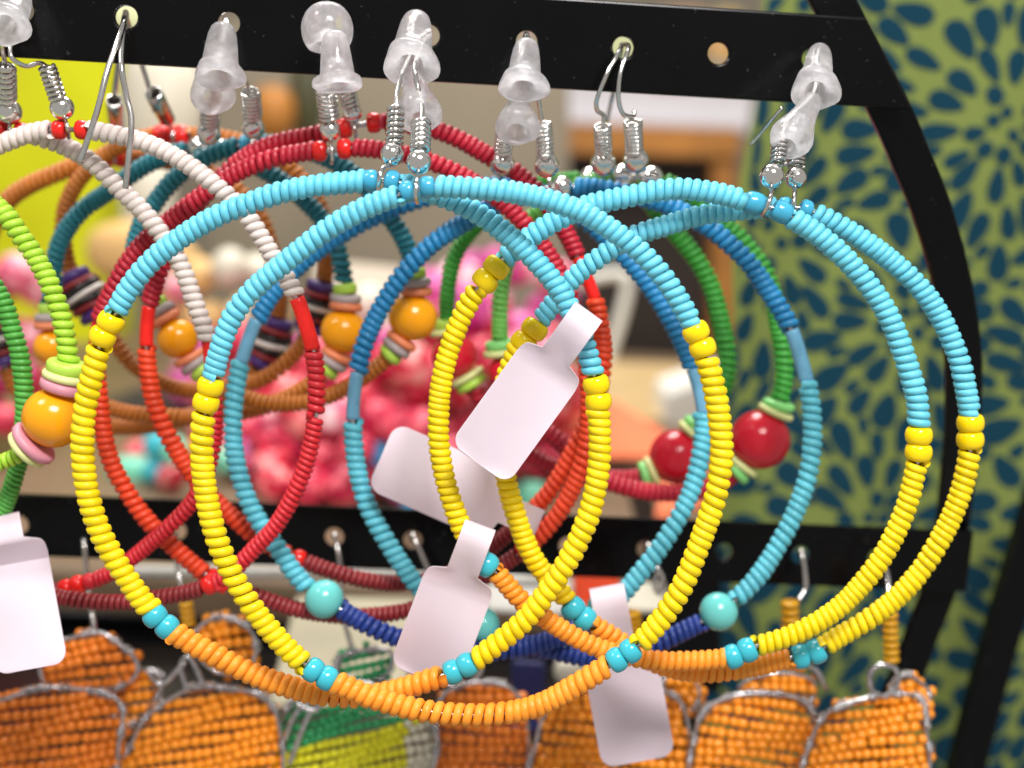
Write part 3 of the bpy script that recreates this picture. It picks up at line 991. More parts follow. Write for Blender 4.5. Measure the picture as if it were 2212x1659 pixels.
# small brown hoops with striped disc stacks
def STR():
    return [('disc', M_PUR, 22, 38), ('disc', M_MAR, 15, 44), ('disc', M_BLK, 13, 47), ('disc', M_WHD, 14, 48), ('disc', M_BLK, 13, 47), ('disc', M_MAR, 15, 44), ('disc', M_PUR, 20, 38)]
BROWNS = 'small brown hoop earrings with striped disc beads'
PBR1 = [(250, 342), (200, 345), (130, 372), (60, 402), (10, 440), (-22, 505), (-32, 600), (-15, 690), (5, 770), (45, 850), (150, 905), (300, 922), (450, 885), (545, 810), (590, 720), (602, 640), (590, 560), (560, 470), (500, 402), (420, 362), (330, 343)]
earring('small brown coiled hoop at the left edge, purple and striped discs at its sides', PBR1, 0.2140,
        [('gap', 8), ('bead', M_REDT, 30, 22), ('coil', M_BRO, 14, 20, (-20, 680))] + STR() + [('coil', M_BRO, 14, 19, (560, 790))] + STR() + [('coil', M_BRO, 14, 20, (275, 341)), ('bead', M_REDT, 24, 20)],
        [('sleeve', (246, 216, .200), (252, 276, .208), 17), ('wire', [(251, 268, .208), (250, 315, .213), (248, 340, .2122), (250, 356, .214)], 4.5, 'loop'),
         ('wire', [(246, 250, .2035), (247, 205, .2005), (258, 120, .194), (272, 36, .1862), (270, 34, .1755), (264, 60, .171), (232, 153, .168), (208, 246, .1665), (172, 350, .165)], 5.5)], BROWNS)
PBR2 = [(375, 294), (314, 296), (230, 332), (170, 390), (141, 450), (137, 510), (150, 584), (185, 640), (225, 705), (290, 790), (400, 842), (550, 826), (645, 755), (688, 660), (705, 570), (699, 470), (662, 400), (615, 355), (540, 312), (450, 293)]
earring('small brown coiled hoop further back, its striped discs showing between the teal hoops', PBR2, 0.2085,
        [('gap', 8), ('bead', M_REDT, 34, 23), ('coil', M_BRO, 14, 18, (152, 590))] + STR() + [('coil', M_BRO, 14, 18, (668, 715))] + STR() + [('coil', M_BRO, 14, 18, (408, 292)), ('bead', M_REDT, 34, 23)],
        [('sleeve', (331, 200, .197), (361, 258, .204), 19), ('wire', [(360, 250, .204), (372, 278, .2075), (374, 296, .2065), (375, 308, .2085)], 4.5, 'loop'),
         ('wire', [(334, 240, .2), (322, 190, .197), (300, 120, .193), (273, 38, .1862), (272, 36, .1755), (262, 131, .1685), (273, 208, .168), (284, 268, .1675), (271, 407, .166)], 5.5)], BROWNS)

# lime and green hoops at the left edge
PG1 = [(-180, 368), (-300, 395), (-430, 500), (-490, 680), (-450, 850), (-330, 970), (-180, 1022), (-60, 1015), (0, 1000), (48, 978), (85, 945), (115, 905), (134, 850), (146, 789), (145, 750), (139, 715), (131, 677), (117, 639), (104, 606), (90, 579), (71, 546), (49, 516), (27, 484), (0, 452), (-80, 395)]
earring('lime green hoop at the left edge with big amber bead and pastel discs', PG1, 0.1700,
        [('gap', 8), ('coil', M_G1, 16, 21.5, (-455, 845)), ('disc', M_MINT, 22, 30), ('disc', M_PALE, 18, 38), ('ball', M_AMB, 60), ('disc', M_PINK, 20, 40),
         ('coil', M_G1, 12, 18, (52, 976)), ('disc', M_PALE, 18, 50), ('disc', M_PINK, 22, 56), ('ball', M_AMB, 67), ('disc', M_PINK, 24, 51), ('disc', M_PALE, 18, 50), ('disc', M_LIME, 26, 44), ('coil', M_G1, 17.5, 22, None)],
        [('wire', [(-180, 368, .17), (-181, 300, .171), (-178, 120, .178), (-165, 14, .181)], 5)], 'green hoop earrings at the left end')
PG2 = [(-400, 430), (-580, 480), (-750, 620), (-830, 800), (-830, 950), (-750, 1150), (-580, 1290), (-400, 1340), (-220, 1295), (-70, 1195), (0, 1112), (22, 1062), (38, 1010), (50, 945), (54, 880), (50, 820), (41, 756), (25, 710), (8, 655), (-40, 580), (-120, 510), (-240, 455)]
earring('darker green hoop curving along the left edge behind the amber bead', PG2, 0.1755,
        [('gap', 8), ('coil', M_G2, 13, 20, (-830, 950)), ('coil', M_G2, 10, 19, (50, 930)), ('coil', M_G2, 14, 20.5, None)],
        [('wire', [(-400, 430, .185), (-400, 300, .185), (-390, 100, .182), (-380, 6, .180)], 5)], 'green hoop earrings at the left end')

# green hoops with cherry red beads
def RSTK(r, a=M_MINT, b=M_PALE):
    return [('disc', a, 20, 34), ('disc', b, 15, 40), ('ball', M_RBEAD, r), ('disc', b, 15, 40), ('disc', a, 18, 35)]
GREENS = 'small green hoop earrings with cherry red beads'
PG3 = [(1303, 388), (1240, 388), (1150, 402), (1070, 450), (1012, 506), (985, 550), (971, 600), (965, 660), (967, 715), (980, 765), (1010, 815), (1050, 880), (1095, 945), (1153, 987), (1194, 1008), (1260, 1026), (1330, 1034), (1390, 1030), (1430, 1012), (1466, 982), (1505, 925), (1545, 870), (1568, 820), (1571, 770), (1565, 735), (1556, 690), (1548, 655), (1535, 615), (1515, 577), (1483, 532), (1440, 482), (1390, 420), (1350, 396)]
earring('green hoop with red bead half hidden behind the frontmost yellow coil', PG3, 0.2050,
        [('gap', 4), ('ball', M_CHROME, 26), ('coil', M_G3, 13, 18, (965, 690))] + RSTK(50, M_LIME) + [('coil', M_CRIM, 14, 20, (1384, 1031))] + RSTK(61, M_MINT) + [('coil', M_G3, 15, 20.5, None)],
        [('spring', (1301, 272, .179), (1304, 328, .182), 16, 8), ('ball', (1303, 353, .184), 28), ('wire', [(1303, 370, .187), (1303, 384, .200), (1301, 390, .203), (1303, 404, .205)], 4.5, 'loop'),
         ('wire', [(1343, 96, .1875), (1341, 104, .1785), (1312, 158, .176), (1290, 213, .1765), (1290, 238, .1775), (1304, 250, .179), (1302, 274, .179)], 5),
         ('wire', [(1343, 96, .1875), (1335, 150, .193), (1323, 208, .197), (1311, 262, .199)], 5, 'hook_tip')], GREENS)
PG4 = [(1375, 382), (1300, 386), (1210, 420), (1140, 480), (1100, 555), (1083, 620), (1080, 670), (1080, 725), (1084, 765), (1100, 830), (1140, 900), (1200, 945), (1232, 975), (1300, 1035), (1400, 1062), (1500, 1062), (1570, 1035), (1612, 995), (1647, 940), (1676, 890), (1690, 845), (1695, 798), (1691, 755), (1683, 715), (1670, 640), (1650, 582), (1618, 540), (1591, 507), (1563, 483), (1500, 430), (1440, 395)]
earring('green hoop with glossy cherry red bead and mint disc against the cloth', PG4, 0.2000,
        [('gap', 4), ('ball', M_CHROME, 27), ('coil', M_G4, 13, 18, (1080, 735))] + RSTK(40) + [('coil', M_CRIM, 14, 20, (1584, 1025))] + RSTK(66) + [('coil', M_G3, 15, 20, (1432, 393)), ('ball', M_CHROME, 27)],
        [('spring', (1367, 262, .179), (1370, 328, .182), 17, 9), ('ball', (1374, 346, .184), 28), ('wire', [(1375, 364, .187), (1375, 376, .197), (1373, 386, .198), (1375, 400, .200)], 4.5, 'loop'),
         ('wire', [(1343, 96, .1875), (1358, 102, .1785), (1340, 158, .176), (1336, 213, .1765), (1346, 246, .1775), (1367, 252, .179), (1370, 240, .1795)], 5)], GREENS)

# ------------------------------------------------------------------ silicone stoppers on the hook ends
def stopper(label, tip, foot, rb, rf, shape='bullet', group='clear silicone stoppers on the ear hooks'):
    a, b = P(*tip), P(*foot)
    u = px(*tip)
    L = np.linalg.norm(b - a)
    fr = rf / rb
    if shape == 'bullet':
        prof = [(0.002, 0.0001), (0.008, 0.34), (0.035, 0.54), (0.09, 0.67), (0.2, 0.77), (0.42, 0.86), (0.65, 0.94), (0.80, 1.0), (0.83, 1 + (fr - 1) * 0.6), (0.86, fr * 0.97), (0.90, fr), (0.965, fr), (0.995, fr * 0.93),
                (0.985, 0.72), (0.90, 0.55), (0.55, 0.34), (0.5, 0.15), (0.5, 0.0001)]
        wob = [0] * 8 + [0.03, 0.06, 0.07, 0.07, 0.05, 0, 0, 0, 0, 0]
    elif shape == 'bell':
        prof = [(0.002, 0.0001), (0.01, 0.36), (0.05, 0.50), (0.16, 0.58), (0.34, 0.66), (0.5, 0.80), (0.62, 0.96), (0.72, fr * 0.92), (0.82, fr), (0.91, fr * 0.97), (0.975, fr * 0.82), (1.0, fr * 0.6),
                (0.96, fr * 0.42), (0.80, 0.36), (0.5, 0.22), (0.45, 0.0001)]
        wob = [0] * 7 + [0.03, 0.04, 0.04, 0.03] + [0] * 5
    else:   # dome
        prof = [(0.5 - 0.5 * math.cos(t), fr * max(1e-4, math.sin(t) ** 0.9)) for t in np.linspace(0.02, 2.3, 13)] + [(0.80, fr * 0.55), (0.6, 0.4), (0.5, 0.2), (0.5, 0.0001)]
        wob = [0] * len(prof)
    prof = [(z * L, r * rb * u) for z, r in prof]
    me = lathe_mesh('silicone_stopper', prof, 30, M_SIL, wob)
    o = add('silicone_stopper', me, None, orient(a, b - a, (1, 1, 1)))
    tag(o, label, 'earring stopper', group)
    return o


stopper('clear stopper clump in the top left corner, cut by the edge', (46, -8, .170), (10, 58, .163), 38, 48)
stopper('upright clear stopper over the second hole from the left', (482, 55, .1735), (473, 170, .1695), 40, 53)
stopper('round clear stopper seen end-on just below the bar, left of the red hoops', (468, 168, .1830), (457, 208, .1765), 40, 47, 'bell')
stopper('big domed clear stopper on the black bar, above the red hoops', (705, 6, .1725), (709, 122, .1710), 55, 56, 'dome')
stopper('tall clear stopper with tilted flange right below the domed one', (722, 68, .1680), (731, 188, .1665), 38, 54)
stopper('upper clear stopper of the two above the frontmost blue hoops', (901, 36, .1740), (886, 146, .1665), 44, 58)
stopper('lower clear stopper of the two above the frontmost blue hoops', (892, 150, .1700), (908, 262, .1640), 40, 49, 'bell')
stopper('clear stopper under the pink hole, upper of its two', (1138, 90, .1740), (1130, 192, .1700), 37, 54)
stopper('round clear stopper seen end-on, lower of the two under the pink hole', (1122, 200, .1770), (1117, 286, .1715), 40, 48, 'bell')
stopper('upper clear stopper on the last hole at right', (1771, 106, .1775), (1761, 200, .1690), 35, 50)
stopper('leaning clear stopper below the last hole at right, over two springs', (1760, 208, .1710), (1698, 318, .1660), 40, 46, 'bell')

# ------------------------------------------------------------------ folded tags
def paper_tag(label, fold, foot, ws, wb, strap, Yf, wrap, curl=0.0, Yfoot=None, back_short=0.0, tipback=0.0):
    """strip folded over a hoop strand: front leaf and back leaf joined by a loop of depth wrap"""
    fold2, foot2 = np.array(fold, float), np.array(foot, float)
    ax = foot2 - fold2
    Ltot = np.linalg.norm(ax)
    ax /= Ltot
    pr = np.array([-ax[1], ax[0]])
    Yfoot = Yf if Yfoot is None else Yfoot

    def halfw(t):
        if t < strap:
            f = max(0, (t - strap + 34) / 34)
            f = f * f * (3 - 2 * f)
            return ws + (wb - ws) * 0.0 * f
        r = 30.0
        d = t - strap
        w = wb
        if d < r:
            w = ws + (wb - ws) * 0.62 + (wb - ws) * 0.38 * math.sqrt(max(0, 1 - (1 - d / r) ** 2))
        e = Ltot - t
        if e < r:
            w = wb - r + r * math.sqrt(max(0, 1 - (1 - e / r) ** 2))
        return w
    ts = [0, 4, 10, 18, 30, 50, 75, 100, strap - 8, strap, strap + 3, strap + 8, strap + 16, strap + 30]
    ts += list(np.linspace(strap + 45, Ltot - 32, 8)) + [Ltot - 24, Ltot - 14, Ltot - 6, Ltot - 1.5, Ltot]
    ts = sorted(set([t for t in ts if 0 <= t <= Ltot]))
    V, Q = [], []
    nx = 9
    rows = []
    sy = [np.linspace(-1, 1, nx)]
    front = [('f', t) for t in reversed(ts)]
    back = [('b', t) for t in ts[1:] if t <= Ltot * (1 - back_short)]
    for side, t in front + back:
        hw = halfw(t) * (1.0 if side == 'f' else 0.985)
        Yc = Yf + (Yfoot - Yf) * (t / Ltot)
        open_ = wrap * 0.5 * math.sqrt(min(1, t / 24.0)) if t < 24 else wrap * 0.5 * (1 if t < 60 else max(0.015, 1 - (t - 60) / (strap * 0.7 + 5)))
        mid = Yf + wrap * 0.5 + (Yfoot - Yf) * (t / Ltot)
        Yc = mid - open_ if side == 'f' else mid + open_ + 0.0001
        for x in sy[0]:
            c = fold2 + ax * t + pr * (x * hw)
            yy = Yc + 0.00022 * math.sin(t * 0.021 + x * 1.7) * min(1, t / 90) + curl * (x ** 2 - 0.4) * min(1, t / Ltot) + tipback * max(0, (t - 0.55 * Ltot) / Ltot) ** 2 * 4
            V.append(P(c[0], c[1], yy))
        rows.append(1)
    n = len(rows)
    for i in range(n - 1):
        for j in range(nx - 1):
            Q.append((i * nx + j, i * nx + j + 1, (i + 1) * nx + j + 1, (i + 1) * nx + j))
    o = add('price_tag', mesh_np('price_tag', V, Q, None, True, [M_TAG]))
    recenter(o)
    sm = o.modifiers.new('thickness', 'SOLIDIFY')
    sm.thickness = 0.00007
    es = o.modifiers.new('crisp', 'EDGE_SPLIT')
    es.split_angle = math.radians(50)
    tag(o, label, 'paper tag', 'blank white tags folded over the hoops')
    return o


paper_tag('blank white tag slanting down left across the centre, frontmost of the tags', (1272, 673), (1034, 1002), 36, 77, 128, .1555, .0065, curl=-0.0006)
paper_tag('translucent white tag lying nearly level behind the yellow coils', (1164, 1132), (824, 984), 32, 78, 90, .1760, .0055, curl=0.0012)
paper_tag('bright white tag hanging at lower centre with curled lower tip', (1038, 1134), (914, 1464), 35, 78, 118, .1618, .0062, curl=-0.0012, tipback=0.002)
paper_tag('lilac white tag hanging upright at the bottom, right of the centre', (1310, 1266), (1380, 1645), 38, 80, 165, .1762, .0080, curl=0.0006, Yfoot=.1745)
paper_tag('white tag cut by the left edge below the green hoop', (8, 1112), (68, 1445), 34, 80, 62, .1715, .0075, curl=0.0004, Yfoot=.1615)

# ------------------------------------------------------------------ bead-and-wire pendants on the middle bar
M_SEEDO = plastic('orange_seed_glass', '#f8961c', 0.2)
M_SEEDD = plastic('deep_shaded_orange_seed_glass', '#e47c1c', 0.22)  # deeper copy of the orange; puts the left pendant's shade into its colour
M_SEEDG = plastic('green_seed_glass', '#2f9a5c', 0.22)
M_SEEDY = plastic('yellow_seed_glass', '#d4cf14', 0.22)
M_SEEDW = plastic('cream_seed_glass', '#d2cdb8', 0.25)
M_SEEDR = plastic('red_seed_glass', '#b01e26', 0.25)
M_SEEDA = plastic('amber_seed_glass', '#d49a14', 0.22)


def inside(poly, x, y):
    c = False
    n = len(poly)
    j = n - 1
    for i in range(n):
        xi, yi = poly[i]
        xj, yj = poly[j]
        if (yi > y) != (yj > y) and x < (xj - xi) * (y - yi) / (yj - yi + 1e-9) + xi:
            c = not c
        j = i
    return c


def edge_dist(poly, x, y):
    d = 1e9
    n = len(poly)
    for i in range(n):
        a = np.array(poly[i], float)
        b = np.array(poly[(i + 1) % n], float)
        ab = b - a
        t = np.clip(np.dot(np.array([x, y]) - a, ab) / (np.dot(ab, ab) + 1e-9), 0, 1)
        d = min(d, np.linalg.norm(np.array([x, y]) - a - ab * t))
    return d


def pendant(label, polys, Y, slope, matf, bead=22.5, wires=(), hook=None, seed=1, strand=None):
    """polys: outlines (photo units) bent from wire and filled with rows of seed beads"""
    r = np.random.RandomState(seed)
    cx = np.mean([p_[0] for p_ in polys[0]])
    th = thing('beaded_pendant', label, 'beaded pendant', P(cx, 1700, Y), 'seed bead and wire pendants on the middle bar')
    cs, sn = math.cos(slope), math.sin(slope)
    cnt = 0
    for pi, poly in enumerate(polys):
        pc = catmull(poly, 5, True)
        polyl = [tuple(q) for q in pc]
        xs = [q[0] for q in polyl]
        ys = [q[1] for q in polyl]
        mx, my = (min(xs) + max(xs)) / 2, (min(ys) + max(ys)) / 2
        R = max(max(xs) - min(xs), max(ys) - min(ys))
        Yp = Y + 0.0015 * (0 if pi == 0 else 1)
        row = -int(R / bead) - 1
        while row * bead * 1.0 < R:
            v = row * bead * 1.0
            off = r.uniform(0, bead)
            uu = -R + off
            while uu < R:
                ln = bead * (r.uniform(0.78, 1.02) if r.rand() < 0.88 else r.uniform(1.0, 1.25))
                wob = 4.2 * math.sin(uu / 48 + row * 1.3 + seed)
                x = mx + uu * cs - (v + wob) * sn
                y = my + uu * sn + (v + wob) * cs
                uu += ln
                if y > 1712 or x < -50:
                    continue
                d = edge_dist(polyl, x, y)
                if not inside(polyl, x, y):
                    if d > bead * 0.28 * r.uniform(0, 1.4):
                        continue
                    d = 0
                dome = 0.0030 * (1 - math.exp(-d / 34.0))
                m = matf(x, y, r)
                c = P(x, y, Yp - dome + r.uniform(-0.0002, 0.0002))
                u = px(x, y, Yp)
                ax = P(x + cs * 10, y + sn * 10, Yp) - P(x, y, Yp)
                rr = bead * 0.505 * r.uniform(0.92, 1.07)
                ax = norm(ax) + r.uniform(-0.12, 0.12, 3)
                add('seed_bead', unit_bead('seed', m), th, orient(c, ax, (rr * u, rr * u, ln * u * 0.98)))
                cnt += 1
            row += 1
        # the bent outline wire with bindings
        jp = [(q[0] + r.uniform(-7, 7), q[1] + r.uniform(-7, 7)) for q in poly]
        loop = np.array([P(q[0], q[1], Yp - 0.0012) for q in catmull(jp, 8, True)])
        u = px(mx, my, Yp)
        ow = add('outline_wire', tube_mesh('outline_wire', loop, 5.2 * u, 7, M_GWIRE, True), th)
        L = len(loop)
        nb = max(6, int(sum(np.linalg.norm(loop[i] - loop[i - 1]) for i in range(L)) / (34 * u)))
        bind = []
        for k in range(nb):
            if r.rand() < 0.45:
                continue
            i = int(k / nb * L)
            a = loop[i]
            t = norm(loop[(i + 1) % L] - loop[i - 1])
            n1 = norm(np.cross(t, [0, 1, 0]))
            n2 = np.cross(t, n1)
            ph = np.linspace(0, 2 * math.pi * 2.2, 26)
            pts = a + t * ((ph / (ph[-1]) - 0.5) * 20 * u)[:, None] + 9.0 * u * (np.cos(ph)[:, None] * n1 + np.sin(ph)[:, None] * n2)
            if pts[:, 2].min() < P(mx, 1730, Yp)[2]:
                continue
            add('binding_wire', tube_mesh('binding_wire', pts, 3.0 * u, 5, M_GWIRE), ow)
    for w_ in wires:
        pp = catmull([P(*q) for q in w_], 8)
        add('wire', tube_mesh('wire', pp, 6.0 * px(*w_[0]), 7, M_GWIRE), th)
    if hook:
        pp = catmull([P(*q) for q in hook], 8)
        add('hook', tube_mesh('hook', pp, 5.5 * px(*hook[0]), 7, M_STEEL), th)
    if strand:
        a, b, m, rad, pit = strand
        A, Bq = P(*a), P(*b)
        n = max(2, int(np.linalg.norm(Bq - A) / (pit * px(*a))))
        u = px(*a)
        for k in range(n):
            c = A + (Bq - A) * (k + 0.5) / n
            add('strand_bead', unit_bead('seed', m), th, orient(c, Bq - A + r.uniform(-1, 1, 3) * 0.0001, (rad * u, rad * u, pit * u * 1.05)))
    return th, cnt


pick = lambda *ms: (lambda x, y, r: ms[r.randint(len(ms))])
PO = pick(M_SEEDO)
PDk = pick(M_SEEDD)
pendant('orange beaded pendant with shade in its colour, bottom left corner, below the white tag',
        [[(-70, 1560), (20, 1500), (110, 1482), (205, 1487), (258, 1520), (262, 1600), (240, 1690), (100, 1720), (-70, 1720)],
         [(100, 1400), (150, 1374), (219, 1370), (262, 1396), (296, 1424), (292, 1470), (230, 1492), (120, 1486), (85, 1450)]], .2000, -0.16, PDk, seed=11,
        hook=[(180, 1163, .2105), (182, 1175, .2085), (190, 1260, .2065), (200, 1330, .204), (205, 1372, .2)])
pendant('orange beaded wire pendant with round head left of the green one',
        [[(240, 1690), (282, 1612), (318, 1542), (410, 1494), (500, 1490), (575, 1510), (602, 1580), (590, 1700), (400, 1720)],
         [(420, 1400), (432, 1352), (470, 1331), (512, 1340), (541, 1370), (553, 1412), (530, 1448), (470, 1452)],
         [(238, 1500), (280, 1462), (320, 1448), (348, 1476), (335, 1520), (290, 1560), (250, 1560)]], .2020, -0.19, PO, seed=12,
        wires=[[(405, 1494, .2), (390, 1440, .2), (410, 1420, .2), (440, 1480, .2)], [(320, 1450, .2), (350, 1478, .2), (400, 1430, .2)]],
        hook=[(380, 1152, .2105), (380, 1168, .2085), (386, 1240, .2065), (400, 1300, .204)], strand=((402, 1300, .204), (408, 1352, .204), M_SEEDA, 16, 13))


def green_m(x, y, r):
    t = (y - 1560) - (x - 760) * -0.28
    if x > 880 and y > 1560:
        return M_SEEDW
    if t > 30:
        return M_SEEDY
    return M_SEEDG


pendant('green and yellow beaded wire pendant at the bottom, left of the centre',
        [[(590, 1690), (602, 1590), (625, 1520), (690, 1478), (770, 1470), (860, 1500), (930, 1560), (945, 1620), (900, 1700), (740, 1720)],
         [(728, 1446), (742, 1412), (790, 1398), (838, 1412), (845, 1450), (800, 1476), (750, 1472)]], .2040, -0.27, green_m, bead=19, seed=13,
        wires=[[(615, 1600, .2), (640, 1540, .199), (690, 1500, .199), (660, 1560, .199), (625, 1650, .199)], [(640, 1520, .198), (680, 1535, .198), (700, 1510, .198)]],
        hook=[(721, 1160, .2110), (723, 1156, .2085), (732, 1200, .2065), (738, 1250, .206), (742, 1330, .205), (760, 1400, .204)])
# the matching drop of the same pair of hooks
pendant('dark orange beaded wire pendant at the bottom centre with bare wire right edge',
        [[(930, 1690), (925, 1600), (945, 1520), (990, 1478), (1060, 1470), (1120, 1500), (1142, 1560), (1138, 1700), (1030, 1720)]], .2060, 0.05, PDk, seed=14,
        hook=[(891, 1168, .2112), (894, 1160, .2085), (940, 1260, .2065), (1010, 1380, .206), (1040, 1440, .206), (1020, 1475, .206)])
pendant('orange beaded wire pendant mostly behind the upright lilac tag',
        [[(1150, 1700), (1158, 1610), (1175, 1540), (1220, 1490), (1280, 1478), (1340, 1490), (1440, 1500), (1480, 1560), (1476, 1700), (1300, 1720)],
         [(1428, 1500), (1432, 1462), (1462, 1446), (1504, 1462), (1512, 1510), (1480, 1540), (1440, 1530)]], .2040, 0.04, PO, seed=15,
        wires=[[(1215, 1500, .203), (1235, 1540, .203), (1248, 1590, .203), (1250, 1680, .203)], [(1290, 1500, .203), (1265, 1545, .203), (1258, 1620, .203)]],
        hook=[(1399, 1183, .2115), (1401, 1178, .209), (1420, 1225, .206), (1432, 1250, .206), (1424, 1282, .206), (1414, 1262, .206), (1420, 1230, .206)], strand=((1356, 1320, .206), (1360, 1372, .206), M_SEEDA, 30, 12))
pendant('orange beaded wire pendant second from the right end',
        [[(1500, 1700), (1502, 1600), (1530, 1540), (1580, 1508), (1660, 1500), (1730, 1520), (1758, 1580), (1750, 1700), (1620, 1720)],
         [(1600, 1486), (1630, 1462), (1690, 1450), (1745, 1458), (1765, 1486), (1750, 1520), (1680, 1516), (1620, 1512)]], .2030, 0.10, PO, seed=16,
        wires=[[(1690, 1450, .202), (1700, 1430, .202), (1760, 1445, .202), (1785, 1490, .202)]],
        hook=[(1730, 1200, .2125), (1731, 1190, .2085), (1738, 1230, .207), (1740, 1268, .207), (1725, 1296, .206)], strand=((1706, 1296, .206), (1708, 1362, .206), M_SEEDA, 21, 14))
pendant('orange beaded wire pendant at the right end, hung from a short amber strand',
        [[(1738, 1700), (1748, 1610), (1790, 1540), (1850, 1512), (1925, 1502), (1985, 1500), (2004, 1560), (1992, 1700), (1860, 1720)],
         [(1925, 1504), (1935, 1476), (1965, 1464), (1996, 1480), (2004, 1512), (1985, 1538), (1942, 1536)]], .1985, -0.12, PO, seed=17,
        wires=[[(1920, 1505, .197), (1885, 1495, .197), (1880, 1455, .197), (1905, 1436, .197), (1935, 1446, .197), (1938, 1480, .197), (1915, 1502, .197)], [(1800, 1535, .196), (1850, 1515, .196), (1875, 1508, .196)]],
        hook=[(1899, 1205, .2125), (1900, 1198, .209), (1916, 1240, .204), (1921, 1330, .2)], strand=((1922, 1322, .1985), (1926, 1432, .198), M_SEEDA, 18, 14.5))

# ------------------------------------------------------------------ things on the counter behind, out of focus
def noise_mat(name, cols, scale, rough=0.35):
    m = bpy.data.materials.new(name)
    m.use_nodes = True
    nt = m.node_tree
    b = nt.nodes['Principled BSDF']
    b.inputs['Roughness'].default_value = rough
    tc = nt.nodes.new('ShaderNodeTexCoord')
    n = nt.nodes.new('ShaderNodeTexNoise')
    n.inputs['Scale'].default_value = scale
    n.inputs['Detail'].default_value = 1.5
    oi = nt.nodes.new('ShaderNodeObjectInfo')
    va = nt.nodes.new('ShaderNodeVectorMath')
    va.operation = 'ADD'
    sc = nt.nodes.new('ShaderNodeVectorMath')
    sc.operation = 'SCALE'
    sc.inputs['Scale'].default_value = 37.0
    nt.links.new(oi.outputs['Location'], sc.inputs[0])
    nt.links.new(tc.outputs['Object'], va.inputs[0])
    nt.links.new(sc.outputs[0], va.inputs[1])
    nt.links.new(va.outputs[0], n.inputs['Vector'])
    r = nt.nodes.new('ShaderNodeValToRGB')
    while len(r.color_ramp.elements) < len(cols):
        r.color_ramp.elements.new(0.5)
    for e, (p_, c) in zip(r.color_ramp.elements, cols):
        e.position = p_
        e.color = (*hexc(c), 1)
    nt.links.new(n.outputs['Fac'], r.inputs['Fac'])
    nt.links.new(r.outputs['Color'], b.inputs['Base Color'])
    return m


M_PK = [noise_mat('raspberry_glint_mottle', [(0.36, '#820830'), (0.5, '#d01444'), (0.64, '#ee6a78')], 1.6),  # glass beads; pale ramp ends paint blurred highlights into the mottled colour
        noise_mat('coral_glint_mottle', [(0.36, '#b81030'), (0.5, '#e42c4c'), (0.64, '#fab0a8')], 1.4),
        noise_mat('pink_white_glint_mottle', [(0.34, '#d83868'), (0.5, '#f08098'), (0.66, '#fdf0f0')], 1.4),
        noise_mat('magenta_glint_mottle', [(0.3, '#780c58'), (0.5, '#d03890'), (0.7, '#f0a0d8')], 1.5),
        noise_mat('dark_red_glint_mottle', [(0.3, '#580818'), (0.5, '#a01838'), (0.7, '#e04060')], 1.5)]


M_TQ = mat('turquoise_stone', '#35b8c8', 0.3)
M_MINTS = mat('mint_stone', '#7fd8b8', 0.3)
M_SKYS = mat('sky_blue_stone', '#3aa6e0', 0.3)
M_ORN = mat('orange_stone', '#e88020', 0.3)
M_LEM = mat('lemon_yellow_paper', '#d8dc10', 0.6, 0.3, var=0.08, scale=14)
M_CREAM = mat('cream_ceramic', '#ddd8c4', 0.35, 0.5, var=0.05, scale=20)
M_PEACH = mat('peach_wood_tray', '#e0b878', 0.5, 0.4, var=0.1, scale=20)


def necklace(label, cx, cy, Y, rx, ry, n, rad, mats, seed, depth=0.03, closed=True):
    """loop of big soft beads lying in the heap"""
    r = np.random.RandomState(seed)
    c = P(cx, cy, Y)
    th = thing('bead_necklace', label, 'necklace', (c[0], c[1], c[2] - 0.01), 'bead necklaces heaped on the counter')
    u = px(cx, cy, Y)
    ph = r.uniform(0, 6.28)
    pts = []
    for k in range(n):
        a = ph + k / n * 2 * math.pi * (1 if closed else 0.7)
        x = cx + rx * math.cos(a) * (1 + 0.12 * r.randn())
        y = cy + ry * math.sin(a) + 8 * r.randn()
        yy = Y + depth * math.sin(a * 2 + 1) + 0.008 * r.randn()
        p_ = P(x, y, yy)
        p_[2] = max(p_[2], TZ + rad * u)
        pts.append(p_)
        rr = rad * u * r.uniform(0.8, 1.2)
        add('soft_bead', unit_bead('lump', mats[r.randint(len(mats))]), th, orient(p_, r.randn(3), (rr, rr, rr * 1.1)))
    add('cord', tube_mesh('cord', catmull(pts, 4, closed), 2.5 * u, 5, M_DARKW, closed), th)


necklace('raspberry pink bead necklace heaped right behind the centre, topmost', 1100, 640, .50, 110, 70, 14, 40, [M_PK[3], M_PK[2], M_PK[1], M_PK[3]], 1)
necklace('pink and red bead necklace in the middle of the heap', 1010, 760, .47, 160, 80, 16, 42, M_PK, 2)
necklace('coral red bead necklace at the heap front, over the middle bar', 900, 860, .43, 130, 70, 16, 42, [M_PK[0], M_PK[1], M_PK[0]], 3)
necklace('dark red bead necklace lying low behind the left tube', 640, 960, .45, 170, 60, 15, 40, [M_PK[0], M_PK[2], M_PK[4], M_PK[1], M_PK[3]], 4)
necklace('pink bead necklace between the amber beads', 640, 820, .50, 120, 60, 13, 38, [M_PK[1], M_PK[3], M_PK[0]], 5)
necklace('crimson bead necklace low in front of the heap', 720, 1020, .42, 150, 35, 12, 42, [M_PK[0], M_PK[4], M_PK[1]], 6)
necklace('scarlet bead necklace spread under the centre hoops', 820, 930, .45, 120, 60, 14, 46, [M_PK[0], M_PK[1], M_PK[4]], 21)
necklace('mixed pink bead necklace heaped behind the slanting tag', 1090, 850, .45, 110, 90, 15, 46, [M_PK[1], M_PK[0], M_PK[2]], 22)
necklace('light pink bead necklace behind the right amber bead', 960, 690, .52, 110, 60, 13, 42, [M_PK[1], M_PK[2], M_PK[3]], 23)
